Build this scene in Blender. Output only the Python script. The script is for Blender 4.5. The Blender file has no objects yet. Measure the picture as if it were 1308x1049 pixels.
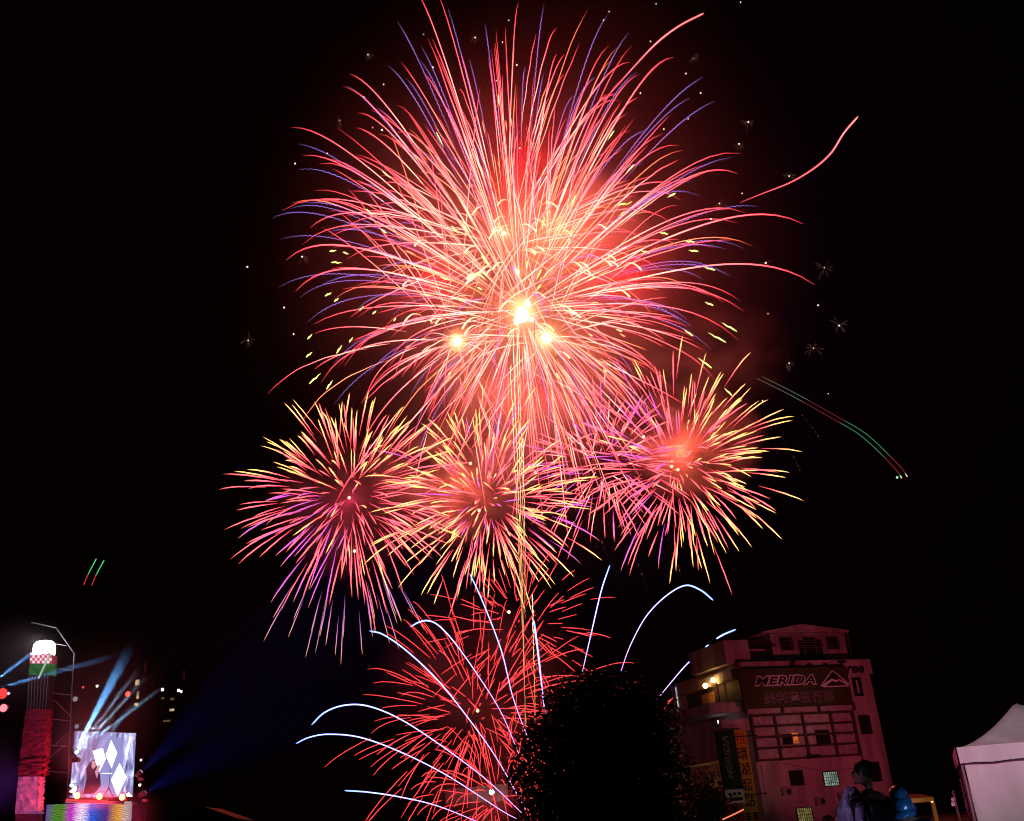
import bpy, bmesh, math, random
import numpy as np
from mathutils import Vector, Matrix, noise as mnoise
R = math.radians
S = bpy.context.scene
COL = S.collection
rnd = random.Random(7)

# ------------------------------------------------------------------ camera, world, exposure
F, CX, CY = 1323.0, 654.0, 524.5             # focal length and centre in photograph pixels
EYE = Vector((0, 0, 1.5))
ROT = (Matrix.Rotation(R(90 + 22.8), 3, 'X') @ Matrix.Rotation(R(-5), 3, 'Z'))
cam_d = bpy.data.cameras.new('camera')
cam_d.sensor_width = 36
cam_d.lens = 36 * F / 1308
cam_d.clip_start, cam_d.clip_end = 0.1, 3000
cam = bpy.data.objects.new('camera', cam_d)
cam.matrix_world = Matrix.Translation(EYE) @ ROT.to_4x4()
COL.objects.link(cam)
S.camera = cam

w = bpy.data.worlds.new("World"); S.world = w; w.use_nodes = True
nt = w.node_tree
sky = nt.nodes.new('ShaderNodeTexSky'); sky.sky_type = 'NISHITA'; sky.sun_disc = False
sky.sun_elevation = R(-8); sky.sun_rotation = R(200)
nt.links.new(sky.outputs[0], nt.nodes['Background'].inputs[0])
nt.nodes['Background'].inputs[1].default_value = 0.01     # night: the last trace of the sky

S.view_settings.view_transform = 'Standard'; S.view_settings.look = 'None'
S.view_settings.exposure = 0; S.view_settings.gamma = 1
S.render.engine = 'CYCLES'
cy = S.cycles
cy.use_denoising = True
cy.volume_bounces = 0; cy.max_bounces = 4; cy.diffuse_bounces = 2; cy.glossy_bounces = 2
cy.transparent_max_bounces = 8; cy.sample_clamp_indirect = 5
cy.volume_max_steps = 96; cy.volume_step_rate = 2.0
cy.use_light_tree = True; cy.filter_width = 1.1
HAZE = 0.00003

# ------------------------------------------------------------------ helpers
def ray(px, py):
    return ROT @ Vector(((px - CX) / F, -(py - CY) / F, -1))
def at(px, py, Y):                                # the point seen at a photograph pixel, Y metres ahead
    d = ray(px, py); return EYE + d * (Y / d.y)
def pxm(px, py, Y):                               # metres per photograph pixel there
    p = at(px, py, Y) - EYE
    return (ROT.transposed() @ p).z / -F

def tag(o, label=None, cat=None, group=None, kind=None):
    if label: o['label'] = label
    if cat: o['category'] = cat
    if group: o['group'] = group
    if kind: o['kind'] = kind
    return o
def thing(name, loc, label, cat, group=None):
    o = bpy.data.objects.new(name, None); COL.objects.link(o)
    o.location = loc; o.empty_display_size = 0.3
    return tag(o, label, cat, group)
def root_loc(o):
    while o.parent: o = o.parent
    return Vector(o.location)

class MB:                                         # collects geometry in world space, links it as one mesh object
    def __init__(s): s.v = []; s.f = []; s.c = []; s.mi = []; s.cur = 0
    def add(s, vs, fs, cols=None):
        n = len(s.v); s.v += [tuple(p) for p in vs]
        s.f += [tuple(i + n for i in f) for f in fs]; s.mi += [s.cur] * len(fs)
        s.c += list(cols) if cols else [(1, 1, 1)] * len(vs)
        return s
    def box(s, o, ax, ay, az):                     # corner and three edge vectors
        o, ax, ay, az = Vector(o), Vector(ax), Vector(ay), Vector(az)
        p = [o, o + ax, o + ax + ay, o + ay]; p += [q + az for q in p]
        return s.add(p, [(3, 2, 1, 0), (4, 5, 6, 7), (0, 1, 5, 4), (1, 2, 6, 5), (2, 3, 7, 6), (3, 0, 4, 7)])
    def cbox(s, c, sx, sy, sz):
        c = Vector(c); return s.box(c - Vector((sx, sy, sz)) / 2, (sx, 0, 0), (0, sy, 0), (0, 0, sz))
    def tube(s, pts, rad, cols=None, n=4, cap=True):
        pts = [Vector(p) for p in pts]; m = len(pts)
        if not hasattr(rad, '__len__'): rad = [rad] * m
        base = len(s.v); vs = []; cs = []
        ref = None
        for i in range(m):
            t = (pts[min(i + 1, m - 1)] - pts[max(i - 1, 0)])
            if t.length < 1e-9: t = Vector((0, 0, 1))
            t.normalize()
            if ref is None: ref = t.orthogonal()
            a = (ref - t * ref.dot(t)).normalized(); b = t.cross(a); ref = a
            for k in range(n):
                th = 2 * math.pi * k / n
                vs.append(pts[i] + (a * math.cos(th) + b * math.sin(th)) * rad[i])
                cs.append(cols[i] if cols else (1, 1, 1))
        fs = []
        for i in range(m - 1):
            for k in range(n):
                k2 = (k + 1) % n
                fs.append((i * n + k, i * n + k2, (i + 1) * n + k2, (i + 1) * n + k))
        if cap:
            fs.append(tuple(range(n - 1, -1, -1))); fs.append(tuple((m - 1) * n + k for k in range(n)))
        return s.add(vs, fs, cs)
    def ball(s, c, r, seg=12, rings=8, col=None, sc=(1, 1, 1)):
        c = Vector(c); vs = [c + Vector((0, 0, r * sc[2]))]; fs = []
        for i in range(1, rings):
            a = math.pi * i / rings
            for k in range(seg):
                b = 2 * math.pi * k / seg
                vs.append(c + Vector((r * sc[0] * math.sin(a) * math.cos(b), r * sc[1] * math.sin(a) * math.sin(b), r * sc[2] * math.cos(a))))
        vs.append(c - Vector((0, 0, r * sc[2])))
        for k in range(seg):
            fs.append((0, 1 + k, 1 + (k + 1) % seg))
            for i in range(rings - 2):
                a, b = 1 + i * seg + k, 1 + i * seg + (k + 1) % seg
                fs.append((a, a + seg, b + seg, b))
            fs.append((1 + (rings - 2) * seg + k, len(vs) - 1, 1 + (rings - 2) * seg + (k + 1) % seg))
        return s.add(vs, fs, [col] * len(vs) if col else None)
    def prism(s, pts, d):                           # closed outline extruded along d
        pts = [Vector(p) for p in pts]; n = len(pts); d = Vector(d)
        return s.add(pts + [p + d for p in pts], [tuple(range(n))[::-1], tuple(range(n, 2 * n))] +
                     [(i, (i + 1) % n, (i + 1) % n + n, i + n) for i in range(n)])
    def build(s, name, mats, parent=None, loc=None, smooth=False, glow=False):
        if not isinstance(mats, (list, tuple)): mats = [mats]
        if parent: off = root_loc(parent)
        elif loc is not None: off = Vector(loc)
        else: off = Vector(s.v[0])
        me = bpy.data.meshes.new(name)
        me.from_pydata([tuple(Vector(p) - off) for p in s.v], [], s.f)
        for m in mats: me.materials.append(m)
        if len(mats) > 1: me.polygons.foreach_set('material_index', s.mi)
        if smooth: me.polygons.foreach_set('use_smooth', [True] * len(me.polygons))
        if glow:
            at_ = me.color_attributes.new('glow', 'FLOAT_COLOR', 'POINT')
            at_.data.foreach_set('color', [x for c in s.c for x in (c[0], c[1], c[2], 1)])
        me.update()
        o = bpy.data.objects.new(name, me); COL.objects.link(o)
        if parent: o.parent = parent
        else: o.location = off
        return o

def mat(name, col, rough=0.7, var=0.25, scale=6.0, bump=0.0, metal=0.0, spec=0.3, stretch=(1, 1, 1), bscale=None):
    m = bpy.data.materials.new(name); m.use_nodes = True
    n, l = m.node_tree.nodes, m.node_tree.links
    b = n['Principled BSDF']; b.inputs['Roughness'].default_value = rough
    b.inputs['Metallic'].default_value = metal; b.inputs['Specular IOR Level'].default_value = spec
    tc = n.new('ShaderNodeTexCoord'); mp = n.new('ShaderNodeMapping'); mp.inputs['Scale'].default_value = stretch
    l.new(tc.outputs['Object'], mp.inputs[0])
    t = n.new('ShaderNodeTexNoise'); t.inputs['Scale'].default_value = scale; t.inputs['Detail'].default_value = 6
    l.new(mp.outputs[0], t.inputs['Vector'])
    r = n.new('ShaderNodeValToRGB')
    r.color_ramp.elements[0].position = .3; r.color_ramp.elements[1].position = .7
    r.color_ramp.elements[0].color = tuple(c * (1 - var) for c in col) + (1,)
    r.color_ramp.elements[1].color = tuple(min(1, c * (1 + var)) for c in col) + (1,)
    l.new(t.outputs['Fac'], r.inputs[0]); l.new(r.outputs[0], b.inputs['Base Color'])
    if bump:
        t2 = n.new('ShaderNodeTexNoise'); t2.inputs['Scale'].default_value = bscale or scale * 2; t2.inputs['Detail'].default_value = 4
        l.new(mp.outputs[0], t2.inputs['Vector'])
        bp = n.new('ShaderNodeBump'); bp.inputs['Strength'].default_value = bump; bp.inputs['Distance'].default_value = .1
        l.new(t2.outputs['Fac'], bp.inputs['Height']); l.new(bp.outputs[0], b.inputs['Normal'])
    return m
def lamp_mat(name, col, st, sampled=False):
    m = bpy.data.materials.new(name); m.use_nodes = True
    n, l = m.node_tree.nodes, m.node_tree.links; n.remove(n['Principled BSDF'])
    e = n.new('ShaderNodeEmission'); e.inputs[0].default_value = tuple(col) + (1,); e.inputs[1].default_value = st
    l.new(e.outputs[0], n['Material Output'].inputs[0])
    if not sampled: m.cycles.emission_sampling = 'NONE'
    return m
def glow_mat():                                      # burning stars: colour of each point is the colour it burns with
    m = bpy.data.materials.new('burning_star'); m.use_nodes = True
    n, l = m.node_tree.nodes, m.node_tree.links; n.remove(n['Principled BSDF'])
    a = n.new('ShaderNodeAttribute'); a.attribute_name = 'glow'
    e = n.new('ShaderNodeEmission'); l.new(a.outputs['Color'], e.inputs[0])
    l.new(e.outputs[0], n['Material Output'].inputs[0]); m.cycles.emission_sampling = 'NONE'
    return m
GLOW = glow_mat()

def lamp(kind, name, loc, col, power, parent=None, radius=.2, target=None, cone=40, blend=.5):
    d = bpy.data.lights.new(name, kind); d.color = col; d.energy = power
    d.shadow_soft_size = radius
    o = bpy.data.objects.new(name, d); COL.objects.link(o)
    off = root_loc(parent) if parent else Vector((0, 0, 0))
    o.location = Vector(loc) - off
    if parent: o.parent = parent
    if kind == 'SPOT':
        d.spot_size = R(cone); d.spot_blend = blend
        o.rotation_euler = (Vector(target) - Vector(loc)).to_track_quat('-Z', 'Y').to_euler()
    return o

def text_mesh(body, size=1.0, shear=0.0, offset=0.0, spacing=1.0, rows=None):
    """2-D lettering as (verts, faces) centred on the origin"""
    c = bpy.data.curves.new('lettering', 'FONT'); c.body = body; c.size = size; c.shear = shear
    c.offset = offset; c.space_character = spacing; c.align_x = 'CENTER'; c.resolution_u = 3
    c.fill_mode = 'BOTH'
    o = bpy.data.objects.new('lettering', c); COL.objects.link(o)
    dg = bpy.context.evaluated_depsgraph_get()
    me = bpy.data.meshes.new_from_object(o.evaluated_get(dg))
    vs = [v.co.copy() for v in me.vertices]; fs = [tuple(p.vertices) for p in me.polygons]
    bpy.data.objects.remove(o); bpy.data.meshes.remove(me); bpy.data.curves.remove(c)
    if not vs: return [], []
    xs = [v.x for v in vs]; ys = [v.y for v in vs]
    cx, cyy = (min(xs) + max(xs)) / 2, (min(ys) + max(ys)) / 2
    return [(v.x - cx, v.y - cyy) for v in vs], fs
def letters(mb, body, c, ex, ey, en, w=None, h=None, **kw):
    """lettering laid on the plane through c with unit axes ex, ey, lifted along en; fitted to w x h"""
    vs, fs = text_mesh(body, **kw)
    if not vs: return
    W = max(v[0] for v in vs) * 2; H = max(v[1] for v in vs) * 2
    sx = w / W if w else h / H; sy = h / H if h else sx
    mb.add([Vector(c) + Vector(ex) * (x * sx) + Vector(ey) * (y * sy) + Vector(en) for x, y in vs], fs)

# ------------------------------------------------------------------ ground
g = MB()
N = 40
for j in range(N + 1):
    for i in range(N + 1):
        x = -360 + 720 * i / N; y = -30 + 560 * j / N
        g.v.append((x, y, 0)); g.c.append((1, 1, 1))
for j in range(N):
    for i in range(N):
        a = j * (N + 1) + i; g.f.append((a, a + 1, a + N + 2, a + N + 1)); g.mi.append(0)
tag(g.build('ground', mat('dark_asphalt', (.05, .05, .052), .85, .35, .8, .3), loc=(0, 0, 0)), kind='structure')

# ------------------------------------------------------------------ fireworks
YF = 250.0
UP = Vector((0, 0, 1))
def sphere_dirs(n, r):
    out = []
    off = r.random() * 6.28
    for i in range(n):
        z = 1 - 2 * (i + .5) / n; a = off + i * 2.399963
        d = Vector((math.sqrt(1 - z * z) * math.cos(a), math.sqrt(1 - z * z) * math.sin(a), z))
        d += Vector((r.gauss(0, .09), r.gauss(0, .09), r.gauss(0, .09)))
        out.append(d.normalized())
    return out
def lerp(a, b, t): return tuple(x + (y - x) * t for x, y in zip(a, b))
def ramp(stops, t):
    for (t0, c0), (t1, c1) in zip(stops, stops[1:]):
        if t <= t1: return lerp(c0, c1, max(0, (t - t0) / (t1 - t0)))
    return stops[-1][1]
K = 1.7
def fall(d, e, Rm, U, G, s):                          # offset of a star thrown along d after burning to e
    t = -math.log(1 - e * (1 - math.exp(-K))) / K
    return (d * (Rm * e) + UP * (U * e - G * t * t)) * s
def star(d, e0, e1, Rm, U, G, s, rad, stops, wig=0, n=12, prof='star', r=rnd, cyc=22):
    pts, rs, cs = [], [], []
    a = d.orthogonal().normalized(); b = d.cross(a); ph = r.random() * 6
    for i in range(n + 1):
        q = i / n; e = e0 + (e1 - e0) * q
        p = fall(d, e, Rm, U, G, s)
        if wig: p = p + (a * math.cos(ph + q * cyc) + b * math.sin(ph + q * cyc)) * wig * s
        if prof == 'star': k = min(1, .25 + 2.2 * q) * min(1, .3 + (1 - q) * 5)
        elif prof == 'petal': k = (.25 + 1.15 * math.sin(math.pi * min(1, q ** 1.4)) ** .8) * (1 if q < .98 else .5)
        else: k = 1
        pts.append(p); rs.append(max(.12, k) * rad * s); cs.append(ramp(stops, q))
    return pts, rs, cs
def length_px(pts):
    q = [(ROT.transposed() @ p) for p in (pts[0], pts[-1])]
    return math.hypot(q[0].x - q[1].x, q[0].y - q[1].y)
def emit_parts(root, name, trails, cap=100):
    """the longest as parts of their own, the rest as one"""
    trails.sort(key=lambda t: -length_px(t[0]))
    C = Vector(root.location)
    for pts, rs, cs in trails[:cap]:
        m = MB(); m.tube([C + p for p in pts], rs, cs); m.build(name, GLOW, root, glow=True)
    if len(trails) > cap:
        m = MB()
        for pts, rs, cs in trails[cap:]: m.tube([C + p for p in pts], rs, cs)
        tag(m.build(name, GLOW, root, glow=True), kind='stuff')

RED = [(0, (2.2, .5, .35)), (.2, (4.4, 1.6, 1.15)), (.52, (4.0, .56, .62)), (.86, (2.8, .15, .22)), (1, (.5, .05, .06))]
ORANGE = [(0, (1.4, .3, .12)), (.4, (3.6, .85, .4)), (.85, (2.4, .42, .18)), (1, (.4, .06, .04))]
VIOLET = [(0, (.5, .12, .35)), (.4, (.75, .28, 1.0)), (.8, (.5, .3, 1.25)), (1, (.16, .12, .3))]
YELLOW = [(0, (1.4, .08, .12)), (.4, (3.2, .36, .34)), (.68, (3.6, 1.25, .42)), (.88, (3.2, 1.6, .42)), (1, (1.2, .6, .1))]
PINK = [(0, (1.2, .06, .14)), (.4, (3.2, .28, .42)), (.8, (3.0, .34, .36)), (1, (.8, .14, .08))]
MAUVE = [(0, (.45, .04, .3)), (.4, (1.3, .16, 1.0)), (.8, (1.1, .2, .9)), (1, (1.0, .3, .1))]
DRIP = [(0, (.2, .05, .25)), (.4, (.7, .22, .7)), (.8, (1.0, .4, .5)), (1, (1.2, .6, .15))]
CRIMSON = [(0, (1.0, .05, .06)), (.3, (2.4, .13, .14)), (.8, (2.0, .10, .11)), (1, (.6, .04, .03))]
GREEN = [(0, (.5, .5, .1)), (.5, (2.6, 3.0, .8)), (1, (1.6, 2.6, .3))]
FLASH2 = lamp_mat('small_flash', (1, .8, .5), 1.6)
FLASH = lamp_mat('white_hot_flash', (1, .82, .42), 9)
s0 = pxm(665, 400, YF)

# --- the great red burst
C0 = at(665, 398, YF)
big = thing('firework_burst', C0, 'huge red and violet chrysanthemum burst at the top, white hot at its heart', 'firework', 'firework bursts over the square')
r = random.Random(11)
tr = []
HEARTS = [Vector((0, 0, 0))] * 11 + [(at(643, 300, YF) - C0) * .8] * 4 + [at(584, 436, YF) - C0] * 2 + [at(698, 432, YF) - C0] * 3
for d in sphere_dirs(490, r):
    hrt = r.choice(HEARTS)
    Rf = min(1.12, max(.66, r.gauss(.96, .09)))
    e0 = r.choice((.04, .08, .14, .2, .28, .36, .48)) + r.random() * .1
    e1 = min(1.0, max(e0 + .25, r.gauss(.9, .12)))
    tr.append(star(d, e0, e1, (312 if hrt.length < 1 else 258) * Rf, 140 + r.gauss(0, 16), 74, s0, r.uniform(.3, .64), RED if r.random() < .9 else ORANGE, n=14, r=r,
                   wig=.4 if r.random() < .3 else 0))
    tr[-1] = ([p + hrt for p in tr[-1][0]],) + tr[-1][1:]
# long streaks raining over the smaller bursts
for k in range(120):
    a = R(r.gauss(-80, 34)); d = Vector((math.cos(a), r.uniform(-.7, .7), math.sin(a))).normalized(); hrt = r.choice(HEARTS)
    e0 = r.choice((.1, .25, .4, .55)) + r.random() * .1
    q = star(d, e0, min(1, e0 + r.uniform(.3, .6)), r.uniform(200, 270), 20, 26, s0, r.uniform(.36, .7), RED if r.random() < .75 else ORANGE, n=12, r=r)
    tr.append(([p + hrt for p in q[0]],) + q[1:])
# the strays that break the outline
for dx, dz, dy, Rf in ((-1, .02, .1, .9), (-.99, .12, .0, .92), (.93, .36, .05, 1.02), (1, .0, -.1, 1.12), (.62, .78, 0, 1.22), (.99, -.12, .1, 1.2)):
    tr.append(star(Vector((dx, dy, dz)).normalized(), .25, 1, 330 * Rf, 165, 95, s0, .9, RED, n=18, r=r))
emit_parts(big, 'star_trail', tr)
tr = []
for d in sphere_dirs(95, r):
    tr.append(star(d, r.uniform(.3, .5), r.uniform(.92, 1.0), 322 * min(1.1, max(.8, r.gauss(.97, .07))), 175, 85, s0, .32, VIOLET, wig=.55, n=90, r=r, cyc=r.uniform(150, 210)))
emit_parts(big, 'violet_trail', tr, 60)
tr = []
for d in sphere_dirs(80, r):
    e0 = r.uniform(.15, .75)
    tr.append(star(d, e0, e0 + r.uniform(.03, .06), 300, 165, 75, s0, r.uniform(.4, .7), GREEN if r.random() < .5 else ORANGE, n=6, prof='petal', r=r))
for x0, y0, x1, y1 in ((477, 276, 468, 267), (495, 299, 487, 293), (430, 320, 421, 321), (446, 325, 438, 322), (437, 336, 423, 335), (424, 374, 415, 378),
    (433, 381, 427, 385), (465, 391, 459, 397), (481, 397, 476, 401), (506, 406, 503, 410), (399, 427, 393, 433), (451, 431, 446, 437), (399, 450, 391, 456),
    (437, 441, 430, 451), (410, 477, 395, 490), (425, 486, 417, 497), (784, 263, 800, 260), (841, 297, 853, 299), (874, 308, 887, 309), (879, 320, 892, 321),
    (817, 320, 829, 323), (898, 341, 913, 345), (900, 386, 911, 390), (921, 412, 941, 423), (904, 425, 927, 437), (873, 421, 885, 429), (891, 457, 909, 470), (925, 496, 935, 505)):
    a, b = at(x0, y0, YF) - C0, at(x1, y1, YF) - C0
    tr.append(([a + (b - a) * (i / 5) + Vector((0, 0, .15 * math.sin(i * 2.4))) for i in range(6)], [.06, .11, .16, .2, .18, .08], [ramp(GREEN, i / 5) for i in range(6)]))
emit_parts(big, 'green_tip', tr)
tr = []
for i in range(46):                                   # small curls that fall over near the heart
    a = r.uniform(0, 6.28); q = r.uniform(25, 130)
    c = Vector((math.cos(a) * q * 1.1, r.uniform(-30, 30), math.sin(a) * q + 55)) * s0
    sgn = 1 if c.x > 0 else -1; L = r.uniform(10, 26)
    tr.append(([c + Vector((sgn * L * t, 0, L * (.95 * t - 1.35 * t * t))) * s0 for t in [k / 8 for k in range(9)]],
               [.1 + .16 * (k / 8) for k in range(9)], [ramp([(0, (1.6, .5, .2)), (.6, (3.4, 1.5, .9)), (1, (3.4, 2.2, 1))], k / 8) for k in range(9)]))
emit_parts(big, 'falling_curl', tr)
for (px, py, rr, sc) in ((667, 402, 8, (1, 1, 1.3)), (584, 436, 5, (1, 1, 1)), (698, 432, 6, (1, 1, 1)), (643, 298, 2.2, (1, 1, 1.3)), (661, 347, 2.2, (1, 1, 1)),
                         (674, 388, 3, (1, 1, 2)), (660, 410, 3.5, (1, 1, 1.6)), (679, 408, 3, (1, 1, 1))):
    MB().ball(at(px, py, YF), rr * s0, 20, 12, sc=sc).build('flash', FLASH, big, smooth=True)
SPARK = lamp_mat('white_spark', (1, .8, .6), 3.5)
LEGS = lamp_mat('spark_leg', (.5, .24, .14), .22)
dots = [(470, 70), (607, 48), (650, 26), (642, 54), (541, 44), (553, 86), (465, 124), (476, 163), (488, 166), (434, 154), (377, 209), (490, 108), (660, 83), (316, 341), (386, 328),
    (634, 103), (664, 189), (418, 196), (838, 5), (946, 3), (778, 15), (771, 26), (831, 53), (886, 75), (876, 94), (895, 119), (818, 119), (879, 152), (956, 156), (848, 165), (944, 184),
    (1008, 225), (948, 247), (919, 260), (908, 280), (978, 336), (1053, 342), (1072, 416), (981, 401), (1045, 390), (1039, 445), (1008, 464), (317, 435), (375, 427), (363, 393), (1058, 503), (974, 512)]
legs = {(317, 435): 11, (1053, 342): 12, (607, 48): 7, (1072, 416): 12, (886, 75): 9, (956, 156): 9, (386, 328): 8, (944, 184): 6, (1008, 225): 9, (1039, 445): 9, (978, 336): 7, (434, 154): 6, (470, 70): 6, (919, 260): 7, (1008, 464): 9}
for px, py in dots:
    p = at(px, py, YF + r.uniform(-30, 30)); m = MB(); m.ball(p, r.uniform(.5, .95) * s0, 8, 6)
    if (px, py) in legs:
        L = legs[(px, py)]; m.cur = 1
        for k in range(r.randint(7, 13)):
            d = Vector((r.gauss(0, 1), r.gauss(0, 1), r.gauss(.15, 1))).normalized() * L * r.uniform(.6, 1.5) * s0
            m.tube([p + d * (.25 + .75 * t) - UP * (3.5 * s0 * t * t) for t in (0, .25, .5, .75, 1)], [.015, .03, .045, .04, .015])
    m.build('spark', [SPARK, LEGS], big)

def small_burst(label, cx, cy, Rm, n, e0r, e1r, rad, pick, Y, seed, U=20, G=22, prof='petal', wig=.15, flashes=(), fr=2.0, extra=None):
    r = random.Random(seed); C = at(cx, cy, Y); s = pxm(cx, cy, Y)
    o = thing('firework_burst', C, label, 'firework', 'firework bursts over the square')
    tr = []
    for d in sphere_dirs(n, r):
        Rf = min(1.06, max(.72, r.gauss(.97, .08)))
        e0 = r.uniform(*e0r); e1 = min(1, e0 + r.uniform(*e1r))
        q = ROT.transposed() @ d
        st = star(d, e0, e1, Rm * Rf, U, G, s, rad * r.uniform(.7, 1.15), pick(q.x, q.y, r), n=10, prof=prof, r=r, wig=wig)
        jit = Vector((r.gauss(0, 1), r.gauss(0, 1), r.gauss(0, 1))) * (.045 * Rm * s)
        tr.append(([p + jit for p in st[0]],) + st[1:])
    if extra: tr += extra(r, s)
    emit_parts(o, 'star_trail', tr)
    for fx, fy in flashes:
        MB().ball(at(fx, fy, Y), fr * s, 16, 10).build('flash', FLASH2, o, smooth=True)
    return o
def pick_left(x, y, r):
    if y > .25: return YELLOW if r.random() < .78 else PINK
    if x < -.1 and y < .1 and r.random() < .4: return MAUVE
    return PINK if r.random() < .88 else YELLOW
def drips(r, s):
    out = []
    for i in range(26):
        a = R(r.uniform(-125, -62)); d = Vector((math.cos(a), r.uniform(-.3, .3), math.sin(a))).normalized()
        e0 = r.uniform(.55, .72)
        out.append(star(d, e0, e0 + r.uniform(.2, .3), 205, 0, 14, s, .4, DRIP, n=14, prof='petal', r=r, wig=.12))
    return out
small_burst('yellow tipped pink burst on the left with dark hollow centre and violet drips', 447, 634, 160, 270, (.26, .62), (.28, .5), .62, pick_left, 240, 21, U=8, G=16,
            flashes=((446, 636), (453, 704)), extra=drips)
small_burst('yellow streaked red burst in the middle, crossed by the golden rising tail', 622, 640, 156, 320, (.2, .66), (.2, .45), .62,
            lambda x, y, r: YELLOW if r.random() < .64 else (PINK if r.random() < .8 else MAUVE), 245, 22, U=10, G=18, flashes=((601, 592), (612, 652), (684, 604)))
def pick_right(x, y, r):
    if x > .1: return YELLOW if r.random() < .8 else PINK
    if x < -.1 and r.random() < .22: return MAUVE
    return PINK if r.random() < .85 else YELLOW
small_burst('yellow and pink burst on the right, its golden spikes pointing to the right', 866, 596, 168, 290, (.24, .64), (.22, .42), .62, pick_right, 235, 23, U=14, G=20,
            flashes=((866, 600), (822, 558), (858, 596)))
small_burst('thin pink and violet burst between the great one and the right one', 770, 590, 135, 190, (.2, .65), (.2, .4), .5,
            lambda x, y, r: PINK if r.random() < .55 else (MAUVE if r.random() < .35 else RED), 255, 24, U=8, G=14)
small_burst('low crimson burst of thin red lines left of the tree', 612, 912, 186, 210, (.2, .7), (.2, .45), .48, lambda x, y, r: CRIMSON, 225, 25, U=16, G=26, prof='line', wig=.12,
            flashes=((610, 908),), fr=2.2)
small_burst('crimson burst of thin red lines under the golden middle burst', 662, 800, 132, 100, (.3, .75), (.2, .35), .48, lambda x, y, r: CRIMSON, 230, 26, U=6, G=10, prof='line', wig=.08,
            flashes=((650, 782),), fr=2.2)
small_burst('dense crimson burst close over the ground beside the tree', 640, 1022, 130, 130, (.2, .8), (.25, .5), .46, lambda x, y, r: CRIMSON, 220, 27, U=20, G=30, prof='line', wig=.12)

# --- comets thrown from the ground, one object each
def spline(pts, n):
    pts = [Vector(p) for p in pts]; P = [pts[0] * 2 - pts[1]] + pts + [pts[-1] * 2 - pts[-2]]; out = []
    segs = len(pts) - 1
    for i in range(n + 1):
        u = i / n * segs; k = min(int(u), segs - 1); t = u - k
        a, b, c, d = P[k:k + 4]
        out.append(.5 * (2 * b + (c - a) * t + (2 * a - 5 * b + 4 * c - d) * t * t + (3 * b - a - 3 * c + d) * t ** 3))
    return out
BLUE = [(0, (1.6, .7, 2.2)), (.35, (1.3, 1.1, 3.4)), (.8, (.9, 1.4, 4.0)), (1, (.5, .8, 3.0))]
def comet(label, px, Y0, Y1, rad=.95, stops=BLUE, name='comet_trail', cat='firework', group='blue comet trails fanning up from the ground', gaps=(), n=40):
    m = len(px); pts = [at(x, y, Y0 + (Y1 - Y0) * i / (m - 1)) for i, (x, y) in enumerate(px)]
    sp = spline(pts, n); s = pxm(*px[0], Y0); mb = MB()
    segs = []; cur = []
    for i, p in enumerate(sp):
        q = i / n
        if any(a < q < b for a, b in gaps):
            if len(cur) > 1: segs.append(cur)
            cur = []
        else: cur.append((p, q))
    if len(cur) > 1: segs.append(cur)
    for sg in segs:
        mb.tube([p for p, q in sg], [rad * s * (min(1, .5 + q) if 0 < j < len(sg) - 1 else .35) for j, (p, q) in enumerate(sg)], [ramp(stops, q) for p, q in sg])
    o = mb.build(name, GLOW, loc=pts[0], glow=True)
    return tag(o, label, cat, group)
comet('blue comet trail ending highest on the left, over the crimson burst', [(672, 1035), (635, 970), (600, 920), (560, 870), (520, 832), (490, 811), (472, 806)], 205, 190)
comet('blue comet trail hooked over like a cane above the crimson burst', [(664, 966), (640, 910), (610, 862), (580, 820), (560, 799), (547, 793), (535, 795), (524, 801)], 205, 215)
comet('long arched blue comet trail, second lowest tip on the far left', [(668, 1040), (620, 995), (560, 950), (510, 918), (470, 902), (440, 901), (415, 910), (398, 926)], 205, 195)
comet('flattest arched blue comet trail whose tip is the leftmost of all', [(660, 1046), (640, 1035), (570, 990), (510, 960), (460, 942), (420, 938), (395, 942), (378, 950)], 205, 198)
comet('lowest blue comet trail, nearly level at the bottom left of the fan', [(625, 1056), (560, 1030), (510, 1018), (470, 1012), (440, 1010)], 205, 196)
comet('straight pale blue comet trail rising steeply to the middle burst', [(675, 945), (655, 890), (640, 830), (615, 765), (600, 733)], 205, 212)
comet('short upright blue comet trail beside the golden rising tail', [(696, 912), (688, 840), (682, 793)], 205, 214, rad=1.5)
comet('straight blue comet trail leaning right above the tree crown', [(744, 858), (755, 810), (768, 755), (779, 722)], 205, 208)
comet('large arched blue comet trail curling over to the right of the tree', [(793, 858), (805, 825), (825, 788), (850, 762), (875, 748), (895, 754), (911, 767)], 205, 196)
comet('broken dashed blue comet trail ending by the top of the pink building', [(838, 895), (862, 866), (878, 848), (900, 828), (920, 813), (940, 804)], 205, 190, gaps=((.45, .52), (.56, .6), (.66, .74)))
comet('short red comet trail between the tree and the lit balcony', [(848, 906), (853, 898), (863, 888)], 205, 204, rad=1, stops=CRIMSON, group='short red comet trails by the tree')
comet('lone red comet trail curving up far right of the great burst', [(945, 259), (975, 247), (1010, 233), (1040, 215), (1062, 195), (1078, 170), (1096, 149)], 250, 235, rad=1.0,
      stops=[(0, (.5, .05, .06)), (.5, (2.4, .25, .3)), (1, (3.2, .5, .5))], group='')
comet('thin red comet trail arching highest to the right out of the great burst', [(770, 130), (812, 83), (840, 54), (868, 33), (899, 17)], 250, 246, rad=1.0,
      stops=[(0, (1.4, .2, .25)), (.5, (3.0, .45, .5)), (1, (2.4, .3, .3))], group='')
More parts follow.
